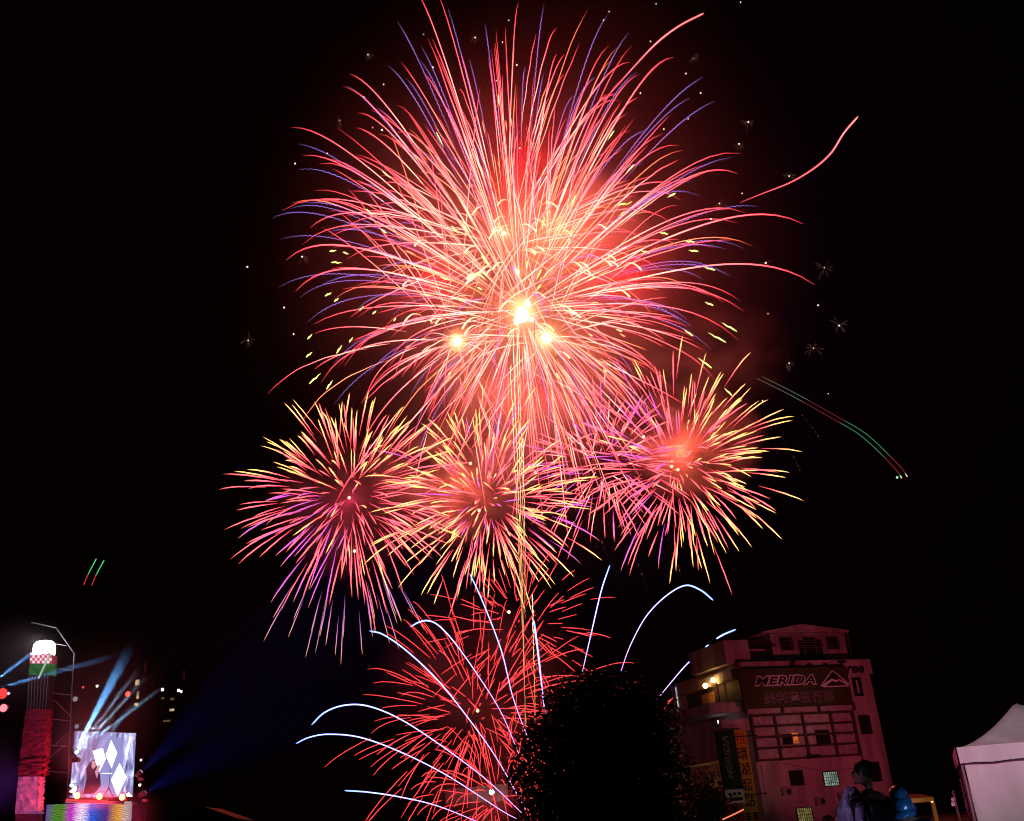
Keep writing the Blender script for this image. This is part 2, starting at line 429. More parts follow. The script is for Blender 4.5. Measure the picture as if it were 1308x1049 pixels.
# golden tails of the shells that climbed through the middle
mb = thing('rising_tail', at(672, 1040, 232), 'golden rising tail climbing from the ground into the great burst', 'firework')
GOLD = [(0, (.5, .18, .05)), (.4, (1.5, .7, .25)), (.75, (2.8, 1.5, .7)), (1, (3, 2, 1.2))]
r = random.Random(5)
for k, (x0, y0, x1, y1) in enumerate(((674, 1000, 655, 420), (672, 960, 660, 410), (668, 820, 652, 470), (671, 790, 662, 400), (684, 930, 680, 760), (672, 770, 668, 560))):
    a, b = at(x0, y0, 232), at(x1, y1, 246); m = MB(); n = 70
    pts = [a + (b - a) * (i / n) + Vector((math.sin(i * 1.9 + k) * .05 + r.gauss(0, .05), 0, 0)) for i in range(n + 1)]
    m.tube(pts, [.04 + .13 * abs(math.sin(i * .9 + k)) * r.uniform(.3, 1) * (.5 + .6 * i / n) for i in range(n + 1)], [ramp(GOLD, i / n) for i in range(n + 1)])
    m.build('spark_strand', GLOW, mb, glow=True)
# faint dotted ash falls
r = random.Random(9)
for k, (x0, y0, x1, y1) in enumerate(((745, 640, 790, 735), (800, 680, 826, 745), (838, 650, 870, 728), (1000, 560, 1022, 596), (1024, 530, 1048, 556), (470, 700, 478, 800), (425, 720, 400, 840), (560, 640, 556, 740))):
    a, b = at(x0, y0, 238), at(x1, y1, 238); m = MB(); n = 12
    for i in range(n):
        t = i / n; p = a + (b - a) * t - UP * (6 * t * t) * .3
        if r.random() < .3: continue
        p = p + (b - a) / n * r.uniform(-.4, .4); f_ = r.uniform(.25, 1)
        m.tube([p, p + (b - a) / n * r.uniform(.1, .5)], [.10 * f_ + .03, .04], [(.6 * f_, .3 * f_, .2 * f_), (.2 * f_, .08 * f_, .06 * f_)])
    m.tube([a + (b - a) * (i / n) - UP * (1.8 * (i / n) ** 2) for i in range(n + 1)], [.02] * (n + 1), [(.03, .012, .01)] * (n + 1))  # added thread, barely glowing, joins the separate embers
    tag(m.build('falling_embers', GLOW, loc=a, glow=True), ('faint dotted embers dropping below the %s' % ('gap right of the middle burst', 'underside of the right burst, steepest string', 'right burst toward the building',
        'right edge of the right burst', 'uppermost spike of the right burst', 'left burst on its right side', 'left burst on its left side', 'left edge of the middle burst')[k]), 'embers', 'dotted strings of falling embers')
# drones with position lights
def drone(label, tracks, Y):
    o = thing('drone_light_trail', at(*tracks[0][0][-1], Y), label, 'drone lights')
    for pts, cols in tracks:
        m = MB(); P = spline([at(x, y, Y) for x, y in pts], 40)
        m.tube(P, [cols[1] * .15] * 41, [ramp(cols[0], i / 40) for i in range(41)])
        m.build('light_trail', GLOW, o, glow=True)
    return o
GR = [(0, (.12, .12, .08)), (.25, (.1, .16, .1)), (.27, (.16, .02, .02)), (.45, (.2, .02, .02)), (.47, (.05, .22, .12)), (.72, (.05, .22, .12)), (.74, (.25, .02, .02)), (.93, (.3, .02, .02)), (.95, (.2, .9, .4)), (.98, (2, 2, .8)), (1, (3, 1.5, .8))]
t1 = [(966, 483), (1010, 505), (1060, 533), (1100, 557), (1140, 595), (1152, 611)]
dd = drone('paired green and red light trail dropping away right of the yellow and pink burst', [(t1, (GR, .3)), ([(x + 7, y - 2) for x, y in t1], (GR, .28))], 150)
MB().ball(at(1146, 610, 150), .16, 8, 6).build('position_light', lamp_mat('green_position_light', (.4, 1, .6), 1.6), dd)
G2 = [(0, (.5, .03, .03)), (.45, (.4, .03, .03)), (.5, (.05, .4, .12)), (1, (.08, .6, .2))]
drone('two short parallel green and red light strokes in the dark sky on the left', [([(107, 747), (113, 733), (123, 714)], (G2, .5)), ([(117, 748), (123, 734), (133, 716)], (G2, .5))], 150)

# --- light the fireworks throw, inside the smoke they leave
def smoke_mat(name, dens, scale, soft=False, col=(.9, .88, .86)):
    m = bpy.data.materials.new(name); m.use_nodes = True
    n, l = m.node_tree.nodes, m.node_tree.links; n.remove(n['Principled BSDF'])
    v = n.new('ShaderNodeVolumePrincipled'); v.inputs['Color'].default_value = col + (1,); v.inputs['Anisotropy'].default_value = 0
    tc = n.new('ShaderNodeTexCoord'); ln = n.new('ShaderNodeVectorMath'); ln.operation = 'LENGTH'
    l.new(tc.outputs['Object'], ln.inputs[0])
    fa = n.new('ShaderNodeMapRange'); fa.inputs['From Min'].default_value = 1; fa.inputs['From Max'].default_value = .15; l.new(ln.outputs['Value'], fa.inputs['Value'])
    t = n.new('ShaderNodeTexNoise'); t.inputs['Scale'].default_value = scale; t.inputs['Detail'].default_value = 3; l.new(tc.outputs['Object'], t.inputs['Vector'])
    mr = n.new('ShaderNodeMapRange'); mr.inputs['From Min'].default_value = .2 if soft else .4; mr.inputs['From Max'].default_value = .8 if soft else .72; l.new(t.outputs['Fac'], mr.inputs['Value'])
    mu = n.new('ShaderNodeMath'); mu.operation = 'MULTIPLY'; l.new(fa.outputs[0], mu.inputs[0]); l.new(mr.outputs[0], mu.inputs[1])
    m2 = n.new('ShaderNodeMath'); m2.operation = 'MULTIPLY'; l.new(mu.outputs[0], m2.inputs[0]); m2.inputs[1].default_value = dens
    if soft: fa.interpolation_type = 'SMOOTHERSTEP'; fa.inputs['From Max'].default_value = 0
    l.new(m2.outputs[0], v.inputs['Density']); l.new(v.outputs[0], n['Material Output'].inputs['Volume'])
    return m
def smoke(px, py, rx, ry, dens, scale, Y, soft=False):
    me = bpy.data.meshes.new('smoke_cloud'); bm = bmesh.new(); bmesh.ops.create_icosphere(bm, subdivisions=3, radius=1); bm.to_mesh(me); bm.free()
    me.materials.append(smoke_mat('gun_smoke', dens, scale, soft))
    o = bpy.data.objects.new('smoke_cloud', me); COL.objects.link(o); s = pxm(px, py, Y)
    o.location = at(px, py, Y); o.scale = (rx * s, max(rx, ry) * s * .8, ry * s)
    o.rotation_euler = (0, 0, px)
    return tag(o, kind='stuff')
smoke(668, 360, 470, 440, .0075, 1.8, YF + 30, soft=True)
smoke(672, 370, 210, 200, .036, 3.2, YF + 14)
smoke(735, 290, 95, 85, .22, 2.0, YF + 10)
smoke(655, 290, 60, 60, .16, 2.0, YF + 6)
smoke(680, 520, 190, 100, .05, 2.4, YF + 8)
smoke(880, 565, 110, 80, .10, 2.0, YF)
smoke(585, 620, 120, 80, .09, 2.2, YF + 6)
smoke(447, 640, 120, 110, .02, 1.6, YF)
smoke(620, 880, 170, 140, .012, 1.6, YF - 15)
smoke(900, 470, 150, 60, .03, 2.4, YF + 30)
for q in ((667, 400, 44), (584, 436, 30), (698, 432, 33), (643, 298, 16), (661, 347, 16)): smoke(q[0], q[1], q[2], q[2], .22, 1.0, YF, soft=True)  # dense puffs added round the flashes to give their soft glow
FIRE = []
def fire(px, py, col, p, parent, Y=YF - 4, radius=2.0):
    FIRE.append(lamp('POINT', 'burst_light', at(px, py, Y), col, p, parent, radius))
fire(667, 392, (1, .34, .09), 1.0e4, big, YF - 4, 2.5)
fire(584, 436, (1, .45, .15), 7e3, big, YF - 2.5, 1.5)
fire(698, 432, (1, .45, .15), 9e3, big, YF - 2.5, 1.5)
fire(643, 298, (1, .45, .15), 1.5e3, big, YF - 1.5, .7)
fire(661, 347, (1, .45, .15), 1.5e3, big, YF - 1.5, .7)
fire(715, 290, (1, .17, .05), 1.7e4, big, YF - 2)
fire(640, 300, (1, .08, .05), 2e4, big, YF - 10)
fire(665, 500, (1, .03, .03), 2.2e4, big, YF - 10)
fire(800, 350, (1, .004, .008), 6.5e4, big, YF - 15)
fire(540, 350, (1, .004, .008), 6.5e4, big, YF - 15)
fire(670, 200, (1, .004, .008), 6.5e4, big, YF - 15)
bursts = [o for o in COL.objects if o.name.startswith('firework_burst')]
fire(870, 575, (1, .09, .04), 1.6e4, bursts[3])
fire(600, 625, (1, .09, .04), 1.2e4, bursts[2])
fire(447, 640, (1, .03, .12), 5e3, bursts[1])
fire(640, 860, (1, .03, .05), 5e3, bursts[5])
smoke(630, 1020, 130, 60, .02, 1.8, 228)
fire(640, 1010, (1, .04, .06), 5e3, bursts[7], 216)

# ------------------------------------------------------------------ materials of the square
M = dict(
    plaster=mat('painted_plaster', (.42, .36, .36), .85, .38, .7, .2, stretch=(1.3, 1.3, .22)),
    tile=mat('small_wall_tiles', (.40, .36, .35), .5, .3, 3, .1),
    dark=mat('dark_painted_steel', (.02, .02, .02), .5, .3, 8),
    void=mat('unlit_room', (.01, .009, .009), .9, .3, 2),
    glass=mat('window_glass', (.02, .02, .025), .08, .1, 4, spec=.6),
    brown=mat('sign_board_brown', (.055, .075, .02), .6, .25, .7),
    white=mat('white_lettering', (.75, .72, .72), .6, .08, 4),
    ink=mat('dark_lettering', (.02, .012, .03), .6, .2, 4),
    green=mat('green_sign_board', (.01, .045, .022), .5, .3, .8),
    yellow=mat('yellow_sign_board', (.55, .34, .035), .55, .2, .8),
    redink=mat('red_lettering', (.45, .02, .02), .6, .15, 4),
    bark=mat('bark', (.06, .045, .03), .9, .4, 8, .5),
    tin=mat('corrugated_tin', (.16, .17, .17), .55, .25, 3, .1, metal=.3),
    rail=mat('galvanised_rail', (.35, .34, .34), .45, .2, 6, metal=.6),
    canvas=mat('white_canvas', (.68, .64, .66), .7, .16, 1.2, .7, bscale=1.1, stretch=(1.0, 1.0, .5)),
    redcloth=mat('red_cloth', (.32, .03, .06), .8, .3, 2, .8, bscale=1.6, stretch=(.5, .5, 3)),
    pinkcloth=mat('pale_pink_drape', (.7, .45, .6), .75, .2, 1.2, .8, bscale=1.2, stretch=(2, 2, .5)),
    skin=mat('skin', (.42, .24, .17), .55, .1, 10),
    hair=mat('black_hair', (.012, .01, .01), .5, .3, 20, .3),
    jacket=mat('black_jacket', (.013, .013, .016), .7, .3, 10, .4),
    trousers=mat('dark_trousers', (.02, .02, .028), .8, .3, 10, .3),
    plastic=mat('crumpled_clear_plastic', (.3, .25, .38), .16, .92, 7, 1.0, spec=.9, bscale=6, stretch=(1.6, 1.6, .5)),  # light and dark streaks painted in for glints on the folds
    bluecoat=mat('shiny_blue_raincoat', (.03, .14, .36), .2, .4, 4, 1.0, spec=.8, bscale=3),
    bluetarp=mat('blue_tarpaulin', (.015, .06, .35), .35, .4, 3, .8, bscale=3),
    orange=mat('amber_canvas', (.55, .25, .06), .6, .25, 2, .3),
)
def leaf_mat(name, col):
    m = mat(name, col, .45, .5, 1.2, spec=.4); return m
M['leaf'] = leaf_mat('dark_green_leaf', (.035, .07, .016))
M['leaf2'] = leaf_mat('shrub_leaf', (.03, .05, .02))

# ------------------------------------------------------------------ the pink building
TH = R(22)
KB = at(978, 1049, 80); KB.z = 0
BX = Vector((math.cos(TH), math.sin(TH), 0)); BV = Vector((-math.sin(TH), math.cos(TH), 0))      # along the front, and back into the block
def bp(u, v, z): return KB + BX * u + BV * v + UP * z
def bx(m, u0, u1, v0, v1, z0, z1): return m.box(bp(u0, v0, z0), BX * (u1 - u0), BV * (v1 - v0), UP * (z1 - z0))
def fuz(px, py, v=0.0):                                # photograph pixel -> (u, z) on the plane v behind the front
    d = ray(px, py); o = KB + BV * v; t = (o - EYE).dot(BV) / d.dot(BV); p = EYE + d * t - KB
    return p.dot(BX), p.z
bld = thing('apartment_building', KB, 'pink lit five storey apartment building with shop signs, right of the tree', 'building')
ZT = fuz(1060, 843)[1]
m = MB(); bx(m, 0, 9.35, 0, 11, 0, ZT); m.build('wall', M['plaster'], bld)
m = MB(); bx(m, 9.35, 12.0, .35, 11, 0, ZT - .15); w2 = m.build('side_wall', M['plaster'], bld); w2['label'] = 'recessed wall strip at the right end of the front'
# roof storey set back from the edge
ZE = fuz(1090, 806, 1.6)[1]; ZG = fuz(1037, 797, 1.3)[1]
m = MB(); bx(m, 4.2, 11.3, 1.6, 9, ZT, ZE - .15); m.build('roof_storey', M['plaster'], bld)
m = MB()
m.prism([bp(3.4, 1.3, ZE - .1), bp(11.6, 1.3, ZE - .14), bp(11.6, 1.3, ZE + .02), bp(7.2, 1.3, ZG), bp(3.4, 1.3, ZE - .02)], BV * 8); m.build('roof', M['plaster'], bld)
m = MB(); bx(m, -.8, 1.4, .6, 6, ZT, ZT + 1.75); m.build('stair_tower', M['plaster'], bld)
m = MB(); bx(m, 1.4, 4.2, 2.6, 8, ZT, ZT + 1.5); m.build('penthouse', M['plaster'], bld)
m = MB(); bx(m, 1.45, 4.3, 1.2, 2.6, ZT + 1.4, ZT + 1.53); m.build('awning', M['dark'], bld)
# the barred terrace under the roof
tw = MB(); bx(tw, 6.7, 8.9, 1.54, 1.59, ZT + .05, ZT + 1.9); tw = tw.build('window', M['void'], bld)
gr = MB()
for k in range(7): bx(gr, 4.5, 11.1, .95, .98, ZT + .95 + k * .19, ZT + .975 + k * .19)
for k in range(7): bx(gr, 4.5 + k * 1.1, 4.53 + k * 1.1, .9, .95, ZT, ZE - .1)
gr.build('window_grille', M['rail'], bld)
for k in range(3):
    m = MB(); bx(m, 5.0 + k * 2.2, 6.2 + k * 2.2, 1.52, 1.537, ZT + 1.1, ZT + 2.1); m.build('shutter', M['void'], bld)
m = MB(); m.tube([bp(1.9, 1, ZT), bp(1.75, 1, ZT + 3.0)], .035, n=6); m.build('aerial', M['dark'], bld)
# framework over the blank wall below the sign
def seg(m, p0, p1, wpx, v0=-.16, v1=-.02):
    (u0, z0), (u1, z1) = fuz(*p0), fuz(*p1); hw = wpx
    if abs(u1 - u0) > abs(z1 - z0): bx(m, min(u0, u1), max(u0, u1), v0, v1, (z0 + z1) / 2 - hw, (z0 + z1) / 2 + hw)
    else: bx(m, (u0 + u1) / 2 - hw, (u0 + u1) / 2 + hw, v0 - .02, v1 + .01, min(z0, z1), max(z0, z1))
m = MB()
zr = [fuz(1030, y)[1] for y in (900, 911.6, 925.5, 939, 953, 968)]
us = [.12] + [fuz(x, 940)[0] for x in (992, 1028, 1064.5)] + [9.2]
for z in zr[1:]: bx(m, .1, 9.2, -.14, -.03, z - .075, z + .075)
for u in us: bx(m, u - .11, u + .11, -.17, -.01, zr[-1] - .1, zr[1] + .1)
for x in (951.5, 998, 1045, 1090): u = fuz(x, 905)[0]; bx(m, u - .11, u + .11, -.171, -.012, zr[1] + .101, zr[0])
m.build('cladding_frame', mat('rusty_steel_frame', (.06, .045, .04), .7, .5, 2), bld)
panels = MB()
for a, b in zip(zr[1:], zr[2:]):
    for ua, ub in zip(us, us[1:]): bx(panels, ua + .12, ub - .12, -.06, -.012, b + .085, a - .085)
panels.build('cladding_panel', M['tile'], bld)
m = MB(); ut = [fuz(x, 905)[0] for x in (951.5, 998, 1045, 1090)]
for ua, ub in zip(ut, ut[1:]): bx(m, ua + .13, ub - .13, -.06, -.012, zr[1] + .09, zr[0] - .02)
m.build('top_panel', M['tile'], bld)
def window(cx, cz, wd, h, pane, v=0.0, grille=False, frame=True):
    f = MB(); t = .06
    bx(f, cx - wd / 2 - t, cx + wd / 2 + t, v - .10, v - .005, cz + h / 2, cz + h / 2 + t); bx(f, cx - wd / 2 - t, cx + wd / 2 + t, v - .14, v - .005, cz - h / 2 - t, cz - h / 2)
    bx(f, cx - wd / 2 - t, cx - wd / 2, v - .10, v - .005, cz - h / 2, cz + h / 2); bx(f, cx + wd / 2, cx + wd / 2 + t, v - .10, v - .005, cz - h / 2, cz + h / 2)
    fr = f.build('window', M['dark'], bld)
    p = MB(); bx(p, cx - wd / 2, cx + wd / 2, v - .045, v - .02, cz - h / 2, cz + h / 2); p.build('pane', pane, fr)
    if grille:
        q = MB()
        for k in range(1, 7): bx(q, cx - wd / 2 + wd * k / 7 - .018, cx - wd / 2 + wd * k / 7 + .018, v - .13, v - .11, cz - h / 2, cz + h / 2)
        for k in range(1, 5): bx(q, cx - wd / 2, cx + wd / 2, v - .108, v - .09, cz - h / 2 + h * k / 5 - .015, cz - h / 2 + h * k / 5 + .015)
        q.build('grille', M['dark'], fr)
    return fr
def noisy_lamp(name, c0, c1, st, scale=3.0):
    m_ = bpy.data.materials.new(name); m_.use_nodes = True
    n, l = m_.node_tree.nodes, m_.node_tree.links; n.remove(n['Principled BSDF'])
    tc = n.new('ShaderNodeTexCoord'); t = n.new('ShaderNodeTexNoise'); t.inputs['Scale'].default_value = scale; t.inputs['Detail'].default_value = 3
    l.new(tc.outputs['Object'], t.inputs['Vector'])
    rp = n.new('ShaderNodeValToRGB'); rp.color_ramp.elements[0].position = .38; rp.color_ramp.elements[1].position = .62
    rp.color_ramp.elements[0].color = c0 + (1,); rp.color_ramp.elements[1].color = c1 + (1,); l.new(t.outputs['Fac'], rp.inputs[0])
    e = n.new('ShaderNodeEmission'); e.inputs[1].default_value = st; l.new(rp.outputs[0], e.inputs[0]); l.new(e.outputs[0], n['Material Output'].inputs[0])
    m_.cycles.emission_sampling = 'NONE'
    return m_
L_COOL = noisy_lamp('cool_lit_window', (.10, .15, .12), (.3, .38, .33), .9)
L_WARM = noisy_lamp('dim_warm_window', (.09, .075, .02), (.2, .17, .06), .9)
L_AMBER = noisy_lamp('amber_lit_window', (.35, .05, .01), (.9, .2, .03), .7)
u, z = fuz(1017, 994); window(u, z, 1.05, .95, M['glass'], grille=True)
u, z = fuz(1061, 995); window(u, z, 1.25, .95, L_COOL, grille=True)['label'] = 'barred window lit pale green'
u, z = fuz(1028, 1043); window(u, z, 1.25, 1.15, L_WARM, grille=True)['label'] = 'dim yellow barred window'
u, z = fuz(1005, 945); window(u, z, .75, .6, M['void'], v=-.06)
a = MB(); bx(a, u + .46, u + .98, -.075, -.065, z - .3, z + .45); a.build('amber_window', L_AMBER, bld)
u, z = fuz(1050, 942); window(u, z, 1.1, .9, M['void'], v=-.06)
u, z = fuz(1109, 877, .35); u = 10.55; window(u, z, .7, 1.3, M['glass'], v=.35)
MBc = MB(); bx(MBc, u - .08, u + .06, .27, .3, z - .5, z + .5); MBc.build('curtain', M['canvas'], bld)
u, z = fuz(1121, 925, .35); u = 10.55; window(u, z, .9, 1.3, M['void'], v=.35)
u, z = fuz(1131, 985, .35); u = 10.55; window(u, z, .9, 1.3, M['void'], v=.35)
m = MB(); u, z = fuz(1118, 1000, .35); bx(m, 9.5, 9.62, .2, .35, 0, 11); m.build('drainpipe', M['dark'], bld)
u, z = fuz(1038, 967); m = MB(); bx(m, u - .6, u + .5, -.35, -.17, z - .12, z + .12); m.build('cable_tray', M['dark'], bld)
# street side: balconies stepping out to the left
def balcony(v0, v1, zc, out, lbl=None, ph=.95):
    m = MB(); bx(m, -out, -.01, v0, v1, zc - .18, zc); s_ = m.build('balcony', M['plaster'], bld)
    if lbl: s_['label'] = lbl
    q = MB(); bx(q, -out, -out + .14, v0 + .003, v1, zc + .004, zc + ph); bx(q, -out + .143, -.01, v0 + .004, v0 + .14, zc + .004, zc + ph); q.build('parapet', M['plaster'], s_)
    return s_
def fvz(px, py, u):                                    # photograph pixel -> (v, z) on the street face pushed out to u
    d = ray(px, py); o = KB + BX * u; t = (o - EYE).dot(BX) / d.dot(BX); p = EYE + d * t - KB
    return p.dot(BV), p.z
ub, zb = fuz(906.6, 911, .4); zt = fuz(908, 898, .4)[1]
b1 = balcony(.4, 8.5, zb + .2, -ub, 'lit top floor balcony with two warm wall lamps', zt - zb - .2)
balcony(1.2, 8.5, zb - 3.0, 1.5); balcony(1.2, 8.5, zb - 6.0, 1.5)
uc0, zc0 = fuz(921, 868, .5)
m = MB(); bx(m, -.55, -.01, .5, 8.5, zc0, zc0 + .75); m.build('canopy', M['plaster'], bld)
m = MB(); bx(m, -2.4, -.02, .0, .35, zb - 1.35, zb - .55); m.build('soffit_panel', M['plaster'], bld)
m = MB(); bx(m, -.05, -.005, .45, 8.5, zb + .21, zc0 - .01); m.build('recess_wall', mat('recess_shade', (.05, .04, .04), .6, .3, 3), bld)  # dark sheet over the wall: shade of the recess put into its colour
rl = MB()
for k in range(12): rl.tube([bp(-1.2, 2.2 + k * .12, zb + .2), bp(-1.2, 2.2 + k * .12, zt + .25)], .018, n=5)
rl.tube([bp(-1.2, 2.1, zt + .25), bp(-1.2, 3.6, zt + .25)], .025, n=5)
rl.build('railing', M['dark'], bld)
for vv in (1.0, 2.1):
    m = MB(); bx(m, -1.0, -.9, vv, vv + .08, zb + .21, zc0); m.build('post', M['rail'], bld)
WOOD = mat('wooden_door', (.42, .22, .08), .6, .3, 3)
for px in (899, 908):
    v_, z_ = fvz(px, 888, -.1); m = MB(); bx(m, -.09, -.055, v_ - .45, v_ + .45, zb + .22, zc0 - .35); m.build('door', WOOD, bld)
BULB = lamp_mat('warm_bulb', (1, .55, .16), 14)
for k, (px, py) in enumerate(((901, 876), (911, 869))):
    v_, z_ = fvz(px, py, -.9); p = bp(-.9, v_, z_)
    lb = MB().ball(p, .2, 12, 8).build('wall_lamp', BULB, bld, smooth=True)
    MB().tube([p + UP * .2, p + UP * .4], .02, n=5).build('lamp_stem', M['dark'], lb)
    lamp('POINT', 'lamp_light', p + BX * .35 - UP * .3, (1, .42, .1), 12, bld, .1)
dl = lamp_mat('cold_tube', (.9, .88, 1), 2.5)
p = at(918, 924, 81.5); MB().box(p, BX * .42, BV * .12, UP * .22).build('strip_light', dl, bld)
p = at(921, 930, 81.5); MB().box(p, BX * .14, BV * .1, UP * .12).build('strip_light', dl, bld)
p = at(865, 931, 92); MB().box(p, BX * .35, BV * .12, UP * .14).build('strip_light', dl, bld)
p = at(913, 1016, 86); MB().ball(p, .16, 10, 6).build('wall_lamp', BULB, bld); lamp('POINT', 'lamp_light', p - BV * .5, (1, .5, .15), 40, bld, .1)
# lit stair window at the far left end
m = MB(); bx(m, -2.6, -.02, 10.2, 13.6, 0, 11.0); m.build('stair_block', M['plaster'], bld)
u, z = fuz(869, 893, 10.2)
m = MB(); bx(m, u - .35, u + .35, 10.12, 10.19, z - .95, z + .95); m.build('stair_window', noisy_lamp('pale_lit_window', (.3, .42, .45), (.55, .7, .72), .9, 1.5), bld)
for zc in (3.2, 6.2):
    m = MB(); bx(m, -.06, -.005, 1.5, 2.7, zc, zc + 1.5); m.build('window', M['void'], bld)
    m = MB(); bx(m, -.45, -.07, 1.3, 1.45, zc - .3, zc + 1.7); m.build('shutter', M['orange'], bld)
# air conditioners, pipes and cables on the front
for px, py in ((1003, 1012), (1075, 1018), (1046, 1024)):
    u, z = fuz(px, py); m = MB(); bx(m, u - .38, u + .38, -.34, -.02, z - .27, z + .27); ac = m.build('air_conditioner', M['rail'], bld)
    m = MB(); m.tube([bp(u + .1, -.345, z), bp(u + .1, -.36, z)], .2, n=18); m.build('fan_grille', M['dark'], ac)
m = MB(); m.tube([bp(.35, -.05, z_) for z_ in (0, 2, 4, 5.6)], .045, n=6); m.build('drainpipe', M['rail'], bld)
m = MB(); a_, b_ = fuz(1000, 975), fuz(1100, 980)
m.tube([bp(a_[0] + (b_[0] - a_[0]) * q / 10, -.05, a_[1] + (b_[1] - a_[1]) * q / 10 - .35 * math.sin(math.pi * q / 10)) for q in range(11)], .018, n=4); m.build('cable', M['dark'], bld)
# signs
def sign_board(name, label, px0, px1, mats, v, thick=.12):
    (u0, z0), (u1, z1) = fuz(*px0, v), fuz(*px1, v)
    t = thing(name, bp((u0 + u1) / 2, v, min(z0, z1)), label, 'sign')
    m = MB(); bx(m, min(u0, u1), max(u0, u1), v, v + thick, min(z0, z1), max(z0, z1)); m.build('board', mats, t)
    return t, (u0 + u1) / 2, (z0 + z1) / 2, abs(u1 - u0), abs(z1 - z0)
EN = BV * -1
sg, uc, zc, W, H = sign_board('shop_sign', 'wide brown bicycle shop sign with mountain logo across the pink building', (944, 855), (1090, 899), M['brown'], -.5)
m = MB(); bx(m, uc - W / 2 - .06, uc + W / 2 + .06, -.45, -.40, zc - H / 2 - .06, zc + H / 2 + .06); m.build('frame', M['dark'], sg)
def on_sign(mb, body, c, wd, h, lift, **kw): letters(mb, body, c, BX, UP, EN * lift, w=wd, h=h, **kw)
uM, zM = fuz(1003, 869, -.5); c = bp(uM, -.5, zM)
m = MB(); on_sign(m, 'MERIDA', c, 5.55, .80, .008, shear=.3, offset=.075, spacing=1.08); m.build('lettering_outline', M['white'], sg)
m = MB(); on_sign(m, 'MERIDA', c, 5.35, .62, .016, shear=.3, offset=.03, spacing=1.12); m.build('lettering', M['ink'], sg)
uL, zL = fuz(1065, 867, -.5)
def poly(mb, pts, lift): mb.add([bp(uL + x, -.5 - lift, zL + y) for x, y in pts], [tuple(range(len(pts)))])
m = MB(); poly(m, [(-1.35, -.5), (-.05, .62), (.1, .62), (1.35, -.42), (1.2, -.62), (-1.0, -.62)], .008); m.build('mountain_outline', M['white'], sg)
m = MB(); poly(m, [(-1.18, -.46), (-.02, .54), (.06, .54), (1.05, -.32), (.45, -.02), (.2, -.12), (-.2, .02)], .014); poly(m, [(-.88, -.54), (-.2, -.16), (.15, -.28), (.45, -.16), (1.12, -.54)], .014); m.build('mountain_logo', M['ink'], sg)
uC, zC = fuz(1021, 890, -.5)
m = MB(); on_sign(m, '美利達自行車', bp(uC, -.5, zC), 6.25, .86, .008, offset=.03, spacing=1.12); m.build('lettering_outline', mat('grey_violet_outline', (.3, .26, .3), .6, .1, 4), sg)
m = MB(); on_sign(m, '美利達自行車', bp(uC, -.5, zC), 6.12, .76, .016, offset=-.004, spacing=1.14); m.build('lettering', M['ink'], sg)
# cursive letters along the parapet
t = thing('roof_lettering', bp(7.5, -.03, 10.6), 'dark cursive Tree lettering along the parapet above the brown sign', 'sign')
m = MB(); u, z = fuz(1093, 856, .3); letters(m, 'ree', bp(10.35, -.06, z - .02), BX, UP, EN * .02, w=1.75, h=.6, shear=.35, offset=.035); m.build('lettering', M['ink'], t)
for px, ch, hh in ((1076, 'T', 1.0), (1053, 'e', .62), (1033, 'e', .62), (1011, '&', .9)):
    m = MB(); u, z = fuz(px, 852, 0); letters(m, ch, bp(u, -.03, z), BX, UP, EN * .02, h=hh, shear=.45, offset=.03); m.build('lettering', M['ink'], t)
m = MB(); bx(m, 9.36, 12.0, -.04, .34, ZT - 1.15, ZT - .02); m.build('parapet_band', M['plaster'], bld)
# vertical signs hung from the corner
(ua, za), (ub, zb) = fuz(925, 932, -1.0), fuz(952, 1028, -1.0)
def vsign(label, top, bot, wd, mm, v):
    (u0, z0), (u1, z1) = fuz(*top, v), fuz(*bot, v)
    t = thing('hanging_sign', bp(u1, v, z1), label, 'sign', 'vertical signs on the building corner')
    uc_ = (u0 + u1) / 2
    m = MB(); bx(m, uc_ - wd / 2, uc_ + wd / 2, v, v + .16, z1, z0); m.build('board', mm, t)
    m = MB(); bx(m, uc_ + wd / 2, 0.02, v + .04, v + .1, z0 - .5, z0 - .42); bx(m, uc_ + wd / 2, 0.02, v + .04, v + .1, z1 + .5, z1 + .58); m.build('bracket', M['dark'], t)
    return t, uc_, z0, z1
tg, uc, z0, z1 = vsign('dark green vertical sign with white foot panel, left of the yellow sign', (928, 933), (938, 1027), 1.55, M['green'], -.75)
m = MB(); letters(m, 'MERIDA', bp(uc - .1, -.75, (z0 + z1) / 2 + .6), UP, -BX, EN * .01, w=3.0, h=.5, shear=.3, offset=.02); m.build('lettering', mat('faded_lettering', (.2, .2, .23), .6, .3, 6), tg)
m = MB(); bx(m, uc - .76, uc + .76, -.765, -.752, z1 + .02, z1 + .95); fp = m.build('foot_panel', M['white'], tg)
m = MB()
for k in range(3): bx(m, uc - .52 + k * .38, uc - .26 + k * .38, -.775, -.767, z1 + .55, z1 + .75)
bx(m, uc - .55, uc + .6, -.775, -.767, z1 + .2, z1 + .42); m.build('blurred_print', M['ink'], fp)
ty, uc, z0, z1 = vsign('tall yellow vertical sign with dark Chinese characters at the building corner', (947, 932), (960, 1062), 1.2, M['yellow'], -.68)
for k, ch in enumerate('租環湖起點'):
    m = MB(); letters(m, ch, bp(uc, -.68, z0 - .62 - k * 1.05), BX, UP, EN * .01, w=.86, h=.86, offset=.012); m.build('lettering', M['redink'] if k == 0 else M['ink'], ty)
m = MB()
